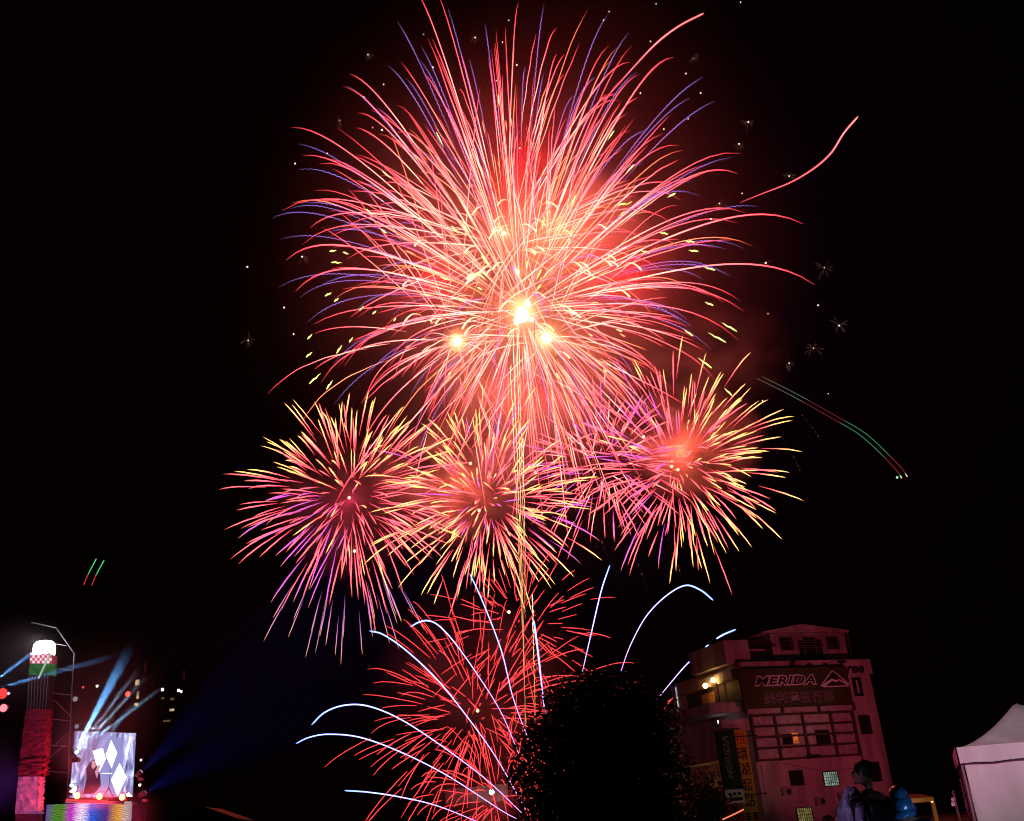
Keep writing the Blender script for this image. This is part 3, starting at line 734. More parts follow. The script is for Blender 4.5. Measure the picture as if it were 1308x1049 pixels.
for k in range(4):
    for q in (-.3, .3):
        for e in range(3): bx(m, uc + q - .2, uc + q + .2, -.695, -.683, z0 - 5.75 - k * .75 - e * .17, z0 - 5.65 - k * .75 - e * .17)
        bx(m, uc + q - .05, uc + q + .05, -.698, -.69, z0 - 6.12 - k * .75, z0 - 5.6 - k * .75)
m.build('small_print', M['ink'], ty)
# light strip of a passing scooter or awning edge
m = MB(); m.tube([at(923, 1047, 60), at(936, 1041, 60), at(950, 1034, 60)], .035, [(1.3, .25, .1)] * 3, n=6)
tag(m.build('neon_tube', GLOW, glow=True), 'short orange red light tube under the green sign', 'light')

# ------------------------------------------------------------------ trees and plants
def tree(name, label, cx_px, cy_px, Y, lumps, trunk_px, n, leaf, size, seed, group=None, bark=M['bark'], hollow=.0):
    r = random.Random(seed)
    base = at(trunk_px, 1049, Y); base.z = 0; s = pxm(cx_px, cy_px, Y)
    t = thing(name, base, label, 'tree' if 'tree' in name else 'plant', group)
    centers = [(at(x, y, Y + dy), rx * s, ry * s) for x, y, rx, ry, dy in lumps]
    m = MB(); top = at(cx_px, cy_px, Y)
    m.tube([base, base + (top - base) * .35 + Vector((.1, 0, 0)), base + (top - base) * .75, top], [.3 * s * 30, .2 * s * 30, .13 * s * 30, .05], n=9)
    for c, rx, ry in centers:
        st = base + (top - base) * r.uniform(.35, .7)
        m.tube([st, (st + c) / 2 + UP * .2, c], [.11 * s * 30, .07 * s * 30, .02], n=6)
        for k in range(4):
            e = c + Vector((r.gauss(0, rx * .45), r.gauss(0, rx * .45), r.gauss(.1, ry * .45)))
            m.tube([c, e], [.03, .008], n=4)
    m.build('trunk', bark, t, smooth=True)
    vol = [rx * rx * ry for c, rx, ry in centers]; tot = sum(vol)
    m = MB()
    for (c, rx, ry), vv in zip(centers, vol):
        cnt = int(n * vv / tot); k = 0
        while k < cnt:
            # twig clusters so the outline breaks up
            d = Vector((r.gauss(0, 1), r.gauss(0, 1), r.gauss(0, 1))).normalized()
            q = (hollow + (1 - hollow) * r.random() ** .45) * (1 + .3 * mnoise.noise(d * 1.9 + c))
            tw = c + Vector((d.x * rx, d.y * rx, d.z * ry)) * q
            for e in range(6):
                p = tw + Vector((r.gauss(0, 1), r.gauss(0, 1), r.gauss(0, 1))) * size * 1.3
                a = Vector((r.gauss(0, 1), r.gauss(0, 1), r.gauss(-.2, .6))).normalized(); b = a.orthogonal().normalized()
                b = (Matrix.Rotation(r.random() * 6.28, 3, a) @ b)
                L = size * r.uniform(.7, 1.3); wd = L * .42
                m.add([p, p + a * L * .5 + b * wd, p + a * L, p + a * L * .5 - b * wd], [(0, 1, 2, 3)]); k += 1
    m.build('crown', leaf, t)
    return t
big_tree = tree('broadleaf_tree', 'big dark broadleaf tree standing black against the red bursts', 775, 940, 33,
    [(770, 915, 70, 52, 0), (735, 925, 55, 55, .4), (815, 925, 52, 46, -.3), (700, 985, 44, 62, 0), (836, 975, 40, 54, .3), (775, 1000, 90, 70, 0), (700, 1050, 42, 50, .2), (838, 1045, 42, 50, 0), (780, 1070, 90, 60, 0), (738, 878, 26, 20, 0), (803, 880, 30, 22, 0), (770, 868, 22, 14, .2), (690, 945, 26, 26, .1), (668, 990, 20, 24, 0), (838, 892, 18, 16, 0), (852, 935, 18, 18, .2), (868, 985, 15, 20, 0), (716, 888, 16, 14, 0), (866, 1022, 14, 24, 0)],
    775, 46000, M['leaf'], .115, 3)
tree('small_tree', 'small dark shrub between the big tree and the hanging signs', 905, 1010, 62, [(898, 1012, 24, 26, 0), (915, 1040, 26, 28, 0), (885, 1045, 24, 26, 0)], 902, 3500, M['leaf2'], .16, 4, group=None)

# ------------------------------------------------------------------ marquee tent on the right
YT = 29.0
s = pxm(1235, 955, YT)
c0 = at(1221, 955, YT); u1 = Vector((math.cos(R(5)), math.sin(R(5)), 0))
vd = Vector((-u1.y, u1.x, 0)); vd = (Vector((c0.x, c0.y, 0)).normalized() * .98 + vd * .06).normalized()
zE = c0.z; Wt = 4.3
tent = thing('marquee_tent', (c0.x + 1.7, c0.y + 1.7, 0), 'white peaked marquee tent lit pink at the right edge', 'tent')
def tp(a, b, z): return Vector((c0.x, c0.y, 0)) + u1 * a + vd * b + UP * z
m = MB(); n = 10; peak_h = 1.2
def roofz(a, b):
    q = max(abs(a - Wt / 2), abs(b - Wt / 2)) / (Wt / 2); q = max(0, q - .03); return zE - .03 + peak_h * (1 - q) ** 1.55 
NN = 28; idx = {}
for i in range(NN + 1):
    for j in range(NN + 1):
        a, b = Wt * i / NN, Wt * j / NN; idx[i, j] = len(m.v); m.v.append(tuple(tp(a, b, roofz(a, b)))); m.c.append((1, 1, 1))
for i in range(NN):
    for j in range(NN): m.f.append((idx[i, j], idx[i + 1, j], idx[i + 1, j + 1], idx[i, j + 1])); m.mi.append(0)
m.build('roof', M['canvas'], tent, smooth=True)
m = MB(); vh = .42
for (a0, b0, a1, b1) in ((0, 0, Wt, 0), (0, Wt, 0, 0), (Wt, 0, Wt, Wt)):
    p, q = tp(a0, b0, 0), tp(a1, b1, 0); nrm = (q - p).cross(UP).normalized() * .03
    k = 24
    vs = []; fs = []
    for i in range(k + 1):
        t_ = p + (q - p) * (i / k); w_ = nrm * (1 + .5 * math.sin(i * 1.7))
        vs += [t_ + w_ + UP * zE, t_ + w_ + UP * (zE - vh + .015 * math.sin(i * .9))]
    for i in range(k): fs.append((2 * i, 2 * i + 1, 2 * i + 3, 2 * i + 2))
    m.add(vs, fs)
m.build('valance', M['canvas'], tent, smooth=True)
m = MB()
for (a0, b0, a1, b1) in ((0, -.035, Wt, -.035), (-.035, Wt, -.035, 0)):
    m.tube([tp(a0 + (a1 - a0) * k / 24, b0 + (b1 - b0) * k / 24, zE - vh + .012 * math.sin(k * .9)) for k in range(25)], .014, n=5)
m.build('hem', M['dark'], tent)
m = MB()
for (a0, b0, a1, b1) in ((.12, .08, Wt - .1, .08), (.10, Wt - .1, .10, .14)):
    p, q = tp(a0, b0, 0), tp(a1, b1, 0); nrm = (q - p).cross(UP).normalized(); k = 40; vs = []; fs = []
    H_ = 8
    for i in range(k + 1):
        for j in range(H_ + 1):
            f_ = j / H_; off = nrm * (.035 * mnoise.noise(Vector((i * .22, j * .35 + i * .12, 3))) * (1 + f_))
            vs.append(p + (q - p) * (i / k) + off + UP * ((zE - .3) * (1 - f_) + .05 * f_))
    for i in range(k):
        for j in range(H_): a = i * (H_ + 1) + j; fs.append((a, a + 1, a + H_ + 2, a + H_ + 1))
    m.add(vs, fs)
m.build('side_wall', M['canvas'], tent, smooth=True)
for a, b in ((.05, .05), (Wt - .05, .05), (.05, Wt - .05), (Wt - .05, Wt - .05)):
    m = MB(); m.tube([tp(a, b, 0), tp(a, b, zE - .05)], .03, n=8); m.build('leg', M['rail'], tent)

m = MB(); r = random.Random(3)
for k in range(16):
    z_ = zE - .75 - k * .13; b_ = .3 + r.random() * .2
    m.add([tp(-.08 - .05 * r.random(), b_, z_), tp(-.1, b_ + .12, z_ - .06), tp(-.05 - .03 * r.random(), b_ + .1, z_ - .17), tp(-.02, b_ - .05, z_ - .12)], [(0, 1, 2, 3)])
m.build('plastic_strip', M['plastic'], tent)
# amber canopy stall deeper in
s_st = thing('market_stall', at(1165, 1049, 24), 'small amber lit market stall beyond the people', 'stall'); s_st.location.z = 0
a_, b_ = at(1128, 1023, 24), at(1192, 1018, 24)
dv = (b_ - a_); dv.z = 0; bk = Vector((-dv.y, dv.x, 0)).normalized() * 1.4
m = MB(); m.box(a_, b_ - a_, bk, UP * -.09); m.build('canopy', M['orange'], s_st)
m = MB(); m.prism([a_ + UP * .004, b_ + UP * .004, b_ - dv * .05 + bk * .5 + UP * .1, a_ + dv * .05 + bk * .5 + UP * .1], bk * .05); m.build('canopy_top', M['orange'], s_st)
for p in (b_ - dv.normalized() * .06 - UP * .1, a_ + dv.normalized() * .06 - UP * .1):
    m = MB(); m.box(Vector((p.x, p.y, 0)), dv.normalized() * .07, bk.normalized() * .07, UP * p.z); m.build('post', M['orange'], s_st)
m = MB()
for i in range(30):
    q = i / 29; p = a_ + (b_ - a_) * (.02 + .6 * q) + bk * .02 - UP * .12
    if i: m.add([pp, p + bk.normalized() * .06 * math.sin(i * 1.3), p - UP * .9 + bk.normalized() * .08 * math.sin(i * 1.1), pp - UP * .9], [(0, 1, 2, 3)])
    pp = p + bk.normalized() * .06 * math.sin(i * 1.3)
m.build('curtain', M['bluetarp'], s_st)
bl = MB().ball(at(1191, 1026, 24.3), .035, 10, 6).build('bulb', BULB, s_st); lamp('POINT', 'lamp_light', at(1186, 1030, 23.2), (1, .5, .14), 5, s_st, .05)
lamp('POINT', 'lamp_light', at(1160, 1030, 23.2), (.6, .75, 1), 7, s_st, .05)
ps = thing('sign_pole', at(1217, 1040, 30), 'thin pole with small pale flyers left of the tent', 'pole'); ps.location.z = 0
p = at(1217, 1010, 30); m = MB(); m.tube([Vector((p.x, p.y, 0)), p], .03, n=6); m.build('pole', M['rail'], ps)
for py in (1024, 1030): m = MB(); q = at(1216, py, 29.9); m.box(q, (.1, 0, 0), (0, .02, 0), (0, 0, .09)); m.build('flyer', M['canvas'], ps)

# ------------------------------------------------------------------ people
def skin_body(chains, name, material, parent, levels=2):
    """one continuous surface grown over connected joints; chains = [(points, radii, link)]"""
    vs, es, rs = [], [], []
    for pts, rad, link in chains:
        n0 = len(vs)
        for p, q in zip(pts, rad): vs.append(tuple(p)); rs.append(q)
        for k in range(len(pts) - 1): es.append((n0 + k, n0 + k + 1))
        if link is not None: es.append((link, n0))
    off = root_loc(parent)
    me = bpy.data.meshes.new(name); me.from_pydata([tuple(Vector(p) - off) for p in vs], es, [])
    o = bpy.data.objects.new(name, me); COL.objects.link(o)
    sk = o.modifiers.new('skin', 'SKIN'); sk.use_smooth_shade = True
    for i, q in enumerate(rs):
        d = me.skin_vertices[0].data[i]; d.radius = q if isinstance(q, tuple) else (q, q)
    me.skin_vertices[0].data[0].use_root = True
    sb = o.modifiers.new('sub', 'SUBSURF'); sb.levels = sb.render_levels = levels
    dg = bpy.context.evaluated_depsgraph_get(); me2 = bpy.data.meshes.new_from_object(o.evaluated_get(dg))
    bpy.data.objects.remove(o); bpy.data.meshes.remove(me)
    me2.materials.clear(); me2.materials.append(material)
    o = bpy.data.objects.new(name, me2); COL.objects.link(o); o.parent = parent
    me2.polygons.foreach_set('use_smooth', [True] * len(me2.polygons))
    return o
def person(base, yaw, height, label, top_mat, leg_mat, turn=0.0, hood=False, reach=None):
    t = thing('person', base, label, 'person', 'people in front of the building'); k = height / 1.8
    Ry = Matrix.Rotation(yaw, 3, 'Z')
    def W(x, y, z): return Vector(base) + Ry @ Vector((x * k, y * k, z * k))       # y forward
    # body: pelvis root, spine, neck, head; arms; legs
    ch = [([W(0, 0, .95), W(0, 0, 1.12), W(0, .01, 1.3), W(0, 0, 1.44), W(0, .01, 1.52)], [.135 * k, .13 * k, .15 * k, .12 * k, .055 * k], None),
          ([W(0, .02, 1.60), W(0, .025, 1.68), W(0, .02, 1.745)], [.07 * k, .088 * k, .07 * k], 4)]
    hands = []
    for sx in (-1, 1):
        el = W(sx * .27, .0, 1.12); wr = W(sx * .22, .2, 1.0) if not reach else W(sx * .14, .36, 1.3)
        if reach: el = W(sx * .28, .1, 1.15)
        ch.append(([W(sx * .185, 0, 1.42), el, wr], [.062 * k, .046 * k, .03 * k], 3))
        ch.append(([W(sx * .10, 0, .88), W(sx * .11, .02, .5), W(sx * .12, -.02, .09), W(sx * .13, .12, .04)], [.085 * k, .058 * k, .045 * k, .035 * k], 0))
        hands.append((el, wr, sx))
    skin_body(ch, 'body', M['skin'], t)
    # hands: palm, four unequal bent fingers, thumb
    for el, wr, sx in hands:
        f = (wr - el).normalized(); sd = f.cross(UP).normalized() * sx; dn = -UP
        pal = wr + f * .09 * k
        cc = [([wr, wr + f * .045 * k, pal], [.022 * k, .036 * k, .034 * k], None)]
        for q, L in enumerate((.07, .08, .075, .058)):
            b_ = pal + sd * ((q - 1.5) * .019 * k)
            cc.append(([b_, b_ + f * L * .45 * k + dn * .008 * k, b_ + f * L * .75 * k + dn * .03 * k, b_ + f * L * .85 * k + dn * .055 * k], [.009 * k, .0085 * k, .008 * k, .007 * k], 2))
        tb = wr + f * .035 * k - sd * .03 * k
        cc.append(([tb, tb + f * .03 * k - sd * .025 * k, tb + f * .06 * k - sd * .03 * k + dn * .015 * k], [.011 * k, .01 * k, .008 * k], 1))
        skin_body(cc, 'hand', M['skin'], t, 1)
    # face details follow the head's turn
    Rh = Matrix.Rotation(yaw + turn, 3, 'Z'); hc = W(0, .025, 1.67)
    def Hd(x, y, z): return hc + Rh @ Vector((x * k, y * k, z * k))
    m = MB(); m.ball(Hd(0, .088, -.005), .017 * k, 8, 6, sc=(.8, 1.2, 1.5)); m.build('nose', M['skin'], t, smooth=True)
    for sx in (-1, 1):
        m = MB(); m.ball(Hd(sx * .086, -.005, .0), .026 * k, 8, 6, sc=(.4, .8, 1.25)); m.build('ear', M['skin'], t, smooth=True)
        m = MB(); m.ball(Hd(sx * .033, .078, .018), .011 * k, 8, 6); m.build('eye', M['ink'], t, smooth=True)
    m = MB(); m.ball(Hd(0, .082, -.048), .02 * k, 8, 6, sc=(1.2, .5, .3)); m.build('mouth', M['skin'], t, smooth=True)
    m = MB(); n0 = len(m.v); m.ball(Hd(0, -.016, .032), .096 * k, 20, 14, sc=(.92, 1.0, .95))
    m.v = [tuple(Vector(v) + (Vector(v) - hc).normalized() * .006 * mnoise.noise(Vector(v) * 40)) for v in m.v]
    if hood: m.ball(hc + UP * -.05 * k, .118 * k, 20, 14, sc=(1, 1, 1.1)); m.ball(hc + UP * -.16 * k, .12 * k, 18, 10, sc=(1.15, 1, .8))
    m.build('hair' if not hood else 'hood', M['hair'] if not hood else top_mat, t, smooth=True)
    # jacket over torso and arms, trousers over legs
    jk = [([W(0, 0, .88), W(0, 0, 1.05), W(0, 0, 1.28), W(0, -.005, 1.43), W(0, .005, 1.5)], [.185 * k, .17 * k, .19 * k, .15 * k, .075 * k], None)]
    for el, wr, sx in hands: jk.append(([W(sx * .2, 0, 1.41), el, el + (wr - el) * .9], [.085 * k, .064 * k, .046 * k], 3))
    skin_body(jk, 'jacket', top_mat, t)
    tr_ = [([W(0, 0, .95), W(0, 0, .88)], [.155 * k, .15 * k], None)]
    for sx in (-1, 1): tr_.append(([W(sx * .10, 0, .8), W(sx * .11, .02, .5), W(sx * .12, -.02, .1)], [.105 * k, .08 * k, .065 * k], 1))
    skin_body(tr_, 'trousers', leg_mat, t)
    for sx in (-1, 1):
        m = MB(); m.ball(W(sx * .125, .05, .045), .07 * k, 12, 8, sc=(.7, 1.9, .65)); m.build('shoe', M['ink'], t, smooth=True)
    return t
pb = at(1105, 990, 10.2); person((pb.x, pb.y, .14), R(35), 1.86, 'person with short black hair in a black jacket behind the wrapped camera', M['jacket'], M['trousers'], turn=R(30), reach=True)
pb2 = at(1146, 1012, 10.6); person((pb2.x, pb2.y, 0), R(-20), 1.76, 'person in a shiny blue hooded raincoat right of the one in black', M['bluecoat'], M['trousers'], hood=True)

m = MB(); m.box((pb.x - .6, pb.y - .5, 0), (1.2, 0, 0), (0, 1.0, 0), (0, 0, .13))
rs_ = thing('riser', (pb.x, pb.y, 0), 'low black riser under the person in black', 'riser'); m.build('platform', M['dark'], rs_)
# camera on its tripod, wrapped in clear plastic
cb = at(1087, 1012, 9.4)
cv = thing('wrapped_camera', (cb.x, cb.y, 0), 'video camera on a tripod wrapped in crumpled shiny purple lit plastic', 'camera')
m = MB()
for a in (0, 120, 240):
    m = MB(); d = Vector((math.cos(R(a)), math.sin(R(a)), 0)); m.tube([Vector((cb.x, cb.y, 1.15)), Vector((cb.x, cb.y, 0)) + d * .5], [.022, .015], n=8); m.build('leg', M['dark'], cv)
m = MB(); m.cbox((cb.x, cb.y, 1.52), .13, .34, .2); m.cbox((cb.x - .01, cb.y - .05, 1.64), .05, .2, .06); cbody = m.build('camera_body', M['dark'], cv)
m = MB(); m.tube([(cb.x, cb.y + .17, 1.52), (cb.x, cb.y + .38, 1.53)], [.055, .065], n=14); m.build('lens', M['glass'], cbody)
m = MB(); m.tube([(cb.x, cb.y, 1.15), (cb.x, cb.y, 1.42)], .04, n=8); m.build('tripod_head', M['dark'], cv)
m = MB(); vs = []; fs = []; A_, B_ = 44, 26
for j in range(B_ + 1):
    f_ = j / B_; z_ = 1.74 - .85 * f_; rr0 = .04 + .09 * min(1, f_ * 5) + .05 * f_
    for i in range(A_):
        a = 2 * math.pi * i / A_; d = Vector((math.cos(a), math.sin(a), 0))
        rr_ = rr0 * (1 + (.42 * mnoise.noise(Vector((math.cos(a) * 2.9 + f_, math.sin(a) * 2.9, f_ * 1.2))) + .2 * mnoise.noise(Vector((math.cos(a) * 6, math.sin(a) * 6, f_ * 4)))) * min(1, f_ * 4 + .2))
        vs.append((cb.x + d.x * rr_, cb.y + d.y * rr_ * 1.25, z_ + .03 * mnoise.noise(Vector((a * 2, f_, 5)))))
for j in range(B_):
    for i in range(A_): fs.append((j * A_ + i, (j + 1) * A_ + i, (j + 1) * A_ + (i + 1) % A_, j * A_ + (i + 1) % A_))
fs.append(tuple(range(A_))); m.add(vs, fs); m.build('plastic_cover', M['plastic'], cv)

# ------------------------------------------------------------------ the stage on the left
YS = 60.0
def sp(px, py, Y=YS): return at(px, py, Y)
sS = pxm(55, 920, YS)
tb = at(38, 1049, YS); tb.z = 0
tower = thing('stage_tower', tb, 'tall cloth wrapped stage tower with a glowing white lantern top', 'tower')
TX = Vector((1, 0, 0)); 
def ring(px0, px1, y0, qx0, qx1, y1, mm, name, parent=None, depth=.7, sub=1, wr=0.0):
    """a box section between two pixel rows, tapering with the tower"""
    a, b, c, d = sp(px0, y0), sp(px1, y0), sp(qx0, y1), sp(qx1, y1); m = MB()
    nz, nx = max(1, sub), max(1, sub // 2)
    dep = Vector((0, depth, 0))
    if sub <= 1:
        m.add([a, b, d, c, a + dep, b + dep, d + dep, c + dep], [(0, 3, 2, 1), (4, 5, 6, 7), (0, 1, 5, 4), (1, 2, 6, 5), (2, 3, 7, 6), (3, 0, 4, 7)])
    else:
        for face in range(2):
            vs, fs = [], []
            for j in range(nz + 1):
                for i in range(nx + 1):
                    l_, r_ = a + (c - a) * (j / nz), b + (d - b) * (j / nz); p = l_ + (r_ - l_) * (i / nx) if face == 0 else r_ + dep * (i / nx)
                    k = wr * mnoise.noise(Vector((i * .35 + face * 9, j * 1.1 + .35 * i, y0 * .1))); p = p + (Vector((0, -k, 0)) if face == 0 else Vector((k, 0, 0))); vs.append(p)
            for j in range(nz):
                for i in range(nx): q = j * (nx + 1) + i; fs.append((q, q + nx + 1, q + nx + 2, q + 1))
            m.add(vs, fs)
        m.add([a, b, b + dep, a + dep], [(0, 1, 2, 3)]); m.add([c, d, d + dep, c + dep], [(3, 2, 1, 0)]); m.add([a, c, c + dep, a + dep], [(0, 1, 2, 3)])
    return m.build(name, mm, parent or tower, smooth=sub > 1)
m = MB(); lc = sp(53, 827); m.tube([lc + UP * (q * sS) + Vector((-q * .04 * sS, .35, 0)) for q in (9.5, 8.5, 5, 0, -5, -8.8)], [sS * q for q in (6, 10, 13.2, 13.8, 13.8, 13.6)], n=24)
m.build('lantern', lamp_mat('lantern_white', (1, .93, 1), 6), tower, smooth=True); lamp('POINT', 'lantern_light', lc + Vector((0, -1.2, .2)), (1, .85, 1), 120, tower, .3)
smoke(53, 826, 30, 24, .05, 1.0, YS - 1.2, soft=True)  # puff added to give the lantern its halo
ring(38.5, 66.5, 836.2, 38, 66, 847, [M['white']], 'checker_band')
ck = MB(); CK = lamp_mat('red_translucent_check', (.75, .08, .12), .8); CK2 = lamp_mat('white_translucent_check', (1, .75, .9), 1.0)  # lantern light through the cloth is put in as glow
for row in range(4):
    for col in range(9):
        x0 = 38.3 + col * 3.1; y0 = 833.5 + row * 3.5
        ck.cur = (row + col) % 2; ck.add([sp(x0, y0, YS - .03), sp(x0 + 3.1, y0, YS - .03), sp(x0 + 3.0, y0 + 3.5, YS - .03), sp(x0 - .1, y0 + 3.5, YS - .03)], [(3, 2, 1, 0)])
ck.build('checker_pattern', [CK2, CK], tower)
ring(38, 66, 847.3, 36, 64.5, 862, noisy_lamp('green_glow_cloth', (.01, .07, .02), (.03, .16, .05), .8, 2), 'green_band')  # green light on the cloth is put in as its own glow
ring(36, 64, 862.2, 33, 61, 906, M['void'], 'cord_cage')
m = MB()
for k in range(7):
    x = 36 + k * 4; m.tube([sp(x + 1, 864, YS - .05), sp(x - .5 - .2 * k, 906, YS - .05)], .022, n=4)
m.build('cord', M['rail'], tower)
m = MB(); m.tube([sp(64, 836, YS - .08), sp(57, 850, YS - .08), sp(49, 867, YS - .08)], .05, n=5); m.build('ribbon', lamp_mat('glow_ribbon', (.6, .7, .5), .7), tower)  # light on the ribbon is put in as its own glow
ring(33, 60.5, 906.2, 25.5, 57, 966, M['redcloth'], 'red_cloth', sub=40, wr=.10)
ring(26, 56, 966.2, 23, 53, 992, M['redcloth'], 'gathered_cloth', sub=16, wr=.3)
ring(23.5, 50, 992.2, 19, 48, 1040, M['pinkcloth'], 'drape', sub=24, wr=.16)
ring(20, 47, 1040.2, 18, 46, 1110, M['redcloth'], 'skirt', sub=10, wr=.1)
# the thin truss around it
tf = thing('truss_frame', at(92, 1020, YS + 1), 'thin grey truss frame standing right of the stage tower', 'truss'); tf.location.z = 0
TR = mat('pale_truss', (.3, .3, .34), .4, .2, 5, metal=.5)
main = [sp(x, y, YS + .5) for x, y in ((40, 795), (72, 802), (95, 835), (92, 880), (90, 930), (86, 1020), (84, 1090))]
m = MB(); m.tube(main[:3], .035, n=5); m.build('top_chord', TR, tf)
m = MB(); m.tube(main[2:], .035, n=5); m.build('upright', TR, tf)
for a, b in (((67, 822), (85, 825)), ((64, 852), (94, 857)), ((62, 885), (91, 888)), ((60, 918), (90, 921)), ((57, 951), (88, 954)), ((54, 985), (86, 987))):
    m = MB(); m.tube([sp(*a, YS + .5), sp(*b, YS + .5)], .025, n=4); m.build('rung', TR, tf)
for a, b in (((68, 955), (84, 938)), ((70, 895), (90, 915)), ((62, 970), (84, 950))):
    m = MB(); m.tube([sp(*a, YS + .6), sp(*b, YS + .6)], .015, n=4); m.build('brace', TR, tf)
# fixtures clamped on the truss
r = random.Random(8)
def fixture(px, py, label, col, st, rad=.16, Y=YS + .2, name='stage_lamp', group='small lamps hung on the stage truss'):
    p = sp(px, py, Y); t = thing(name, p, label, 'lamp', group)
    m = MB(); m.tube([p + Vector((0, .02, 0)), p + Vector((0, .3, .05))], [rad * 1.15, rad * .8], n=12); m.build('housing', M['dark'], t)
    m = MB(); m.ball(p, rad, 14, 8, sc=(1, .5, 1)); m.build('lens', lamp_mat('lamp_lens', col, st), t, smooth=True)
    m = MB(); m.tube([p + Vector((-rad * 1.2, .15, 0)), p + Vector((-rad * 1.2, .2, rad * 1.5)), p + Vector((rad * 1.2, .2, rad * 1.5)), p + Vector((rad * 1.2, .15, 0))], .012, n=4); m.build('yoke', M['dark'], t)
    return t
fixture(124, 876.5, 'tiny white lamp left of the tall block windows', (1, .95, 1), 3, .08, YS + 8)
fixture(96, 893, 'dim grey lamp clamped half way up the truss upright', (.5, .5, .6), .5, .14)
fixture(98, 928, 'dim cluster lamp clamped low on the truss upright', (.4, .45, .6), .5, .12)
fixture(180, 971, 'upper of two tiny white lamps right of the screen', (1, .95, 1), 3.5, .06, YS + 2)
fixture(178.5, 1003, 'lower of two tiny white lamps right of the screen', (1, .95, 1), 3.5, .07, YS + 2)
fixture(106, 878, 'tiny red lamp right of the truss top', (1, .05, .08), 1.5, .07, YS + 8)
fixture(163, 886.5, 'flat red lamp beside the tall block windows', (1, .06, .04), 2.5, .17, YS + 8)
fixture(4.5, 904.5, 'round red lamp low at the left edge', (1, .12, .15), 3, .22)
fixture(3, 886, 'wide red lamp high at the left edge', (1, .04, .04), 1.5, .3)
fixture(11, 886, 'small white lamp beside the wide red one at the left edge', (1, .9, .95), 3, .06)
fixture(95.5, 963, 'white spotlight at the upper left of the screen', (1, .97, 1), 8, .13, YS - 1)
fixture(93, 1008, 'white spotlight at the lower left of the screen', (1, .95, 1), 8, .2, YS - 1)

# LED screen
sa, sb_ = sp(95.5, 934, YS), sp(173.5, 943, YS + 3.2)
SX = Vector((sb_.x - sa.x, sb_.y - sa.y, 0)); SW = SX.length; SX.normalize(); SN = Vector((SX.y, -SX.x, 0))
zT = sa.z; zB = at(90, 1019, YS).z
scr = thing('led_screen', (sa + sb_) / 2 - UP * ((zT - zB) / 2), 'bright LED stage screen showing white diamonds and a singer', 'screen')
def scp(f, h, lift=0): return sa + SX * (SW * f) - UP * ((zT - zB) * h) + SN * lift
m = MB(); m.box(scp(0, 1, -.25), SX * SW, SN * .25, UP * (zT - zB)); m.build('cabinet', M['dark'], scr)
def screen_mat():
    m_ = bpy.data.materials.new('screen_picture'); m_.use_nodes = True
    n, l = m_.node_tree.nodes, m_.node_tree.links; n.remove(n['Principled BSDF'])
    tc = n.new('ShaderNodeTexCoord'); mp = n.new('ShaderNodeMapping'); mp.inputs['Scale'].default_value = (2.2, 2.2, .55); l.new(tc.outputs['Object'], mp.inputs[0])
    t = n.new('ShaderNodeTexNoise'); t.inputs['Scale'].default_value = 1.3; t.inputs['Detail'].default_value = 5; t.inputs['Distortion'].default_value = 1.2; l.new(mp.outputs[0], t.inputs['Vector'])
    rp = n.new('ShaderNodeValToRGB'); E_ = rp.color_ramp.elements
    E_[0].position = .3; E_[0].color = (.03, .03, .10, 1); E_[1].position = .75; E_[1].color = (.7, .72, 1, 1)
    e2 = E_.new(.5); e2.color = (.2, .2, .42, 1)
    l.new(t.outputs['Fac'], rp.inputs[0])
    e = n.new('ShaderNodeEmission'); e.inputs[1].default_value = 1.5; l.new(rp.outputs[0], e.inputs[0]); l.new(e.outputs[0], n['Material Output'].inputs[0])
    return m_
m = MB(); m.add([scp(0, 0, .004), scp(1, 0, .004), scp(1, 1, .004), scp(0, 1, .004)], [(3, 2, 1, 0)]); m.build('display', screen_mat(), scr)
def shape(name, pts, mm, lift): 
    m = MB(); m.add([scp(f, h, lift) for f, h in pts], [tuple(range(len(pts)))[::-1]]); return m.build(name, mm, scr)
WHT = lamp_mat('screen_white', (.95, .96, 1), 2.2); DRK = lamp_mat('screen_dark', (.03, .015, .05), .6); PKT = lamp_mat('screen_skin', (.7, .42, .55), .8); LAV = lamp_mat('screen_lavender', (.27, .28, .6), 1.1)
shape('backdrop', [(.42, .02), (.8, .1), (.82, .95), (.30, .98), (.32, .4)], LAV, .008)
shape('diamond', [(.585, .12), (.70, .32), (.625, .56), (.515, .36)], WHT, .016)
shape('diamond', [(.75, .48), (.88, .70), (.75, .99), (.63, .74)], WHT, .016)
shape('diamond', [(.93, .93), (1.0, 1.0), (.86, 1.0)], WHT, .016)
shape('pillar', [(.30, .30), (.46, .25), (.52, .42), (.40, .68), (.36, .45)], WHT, .012)
shape('bar_line', [(.47, .635), (.64, .635), (.64, .645), (.47, .645)], WHT, .018)
shape('singer', [(.26, .47), (.34, .43), (.40, .55), (.45, .68), (.47, .82), (.42, .9), (.36, .95), (.20, .95), (.24, .72), (.22, .56)], DRK, .018)
shape('singer_face', [(.30, .46), (.35, .45), (.37, .53), (.33, .58), (.30, .54)], PKT, .022)
shape('singer_arm', [(.36, .62), (.41, .5), (.44, .52), (.40, .72)], PKT, .022)
shape('mic_stand', [(.60, .58), (.61, .58), (.605, .85), (.67, .98), (.66, .985), (.60, .88), (.535, .98), (.525, .975), (.595, .85)], DRK, .022)
shape('streak', [(.83, .3), (.90, .06), (.92, .07), (.86, .42)], WHT, .014)
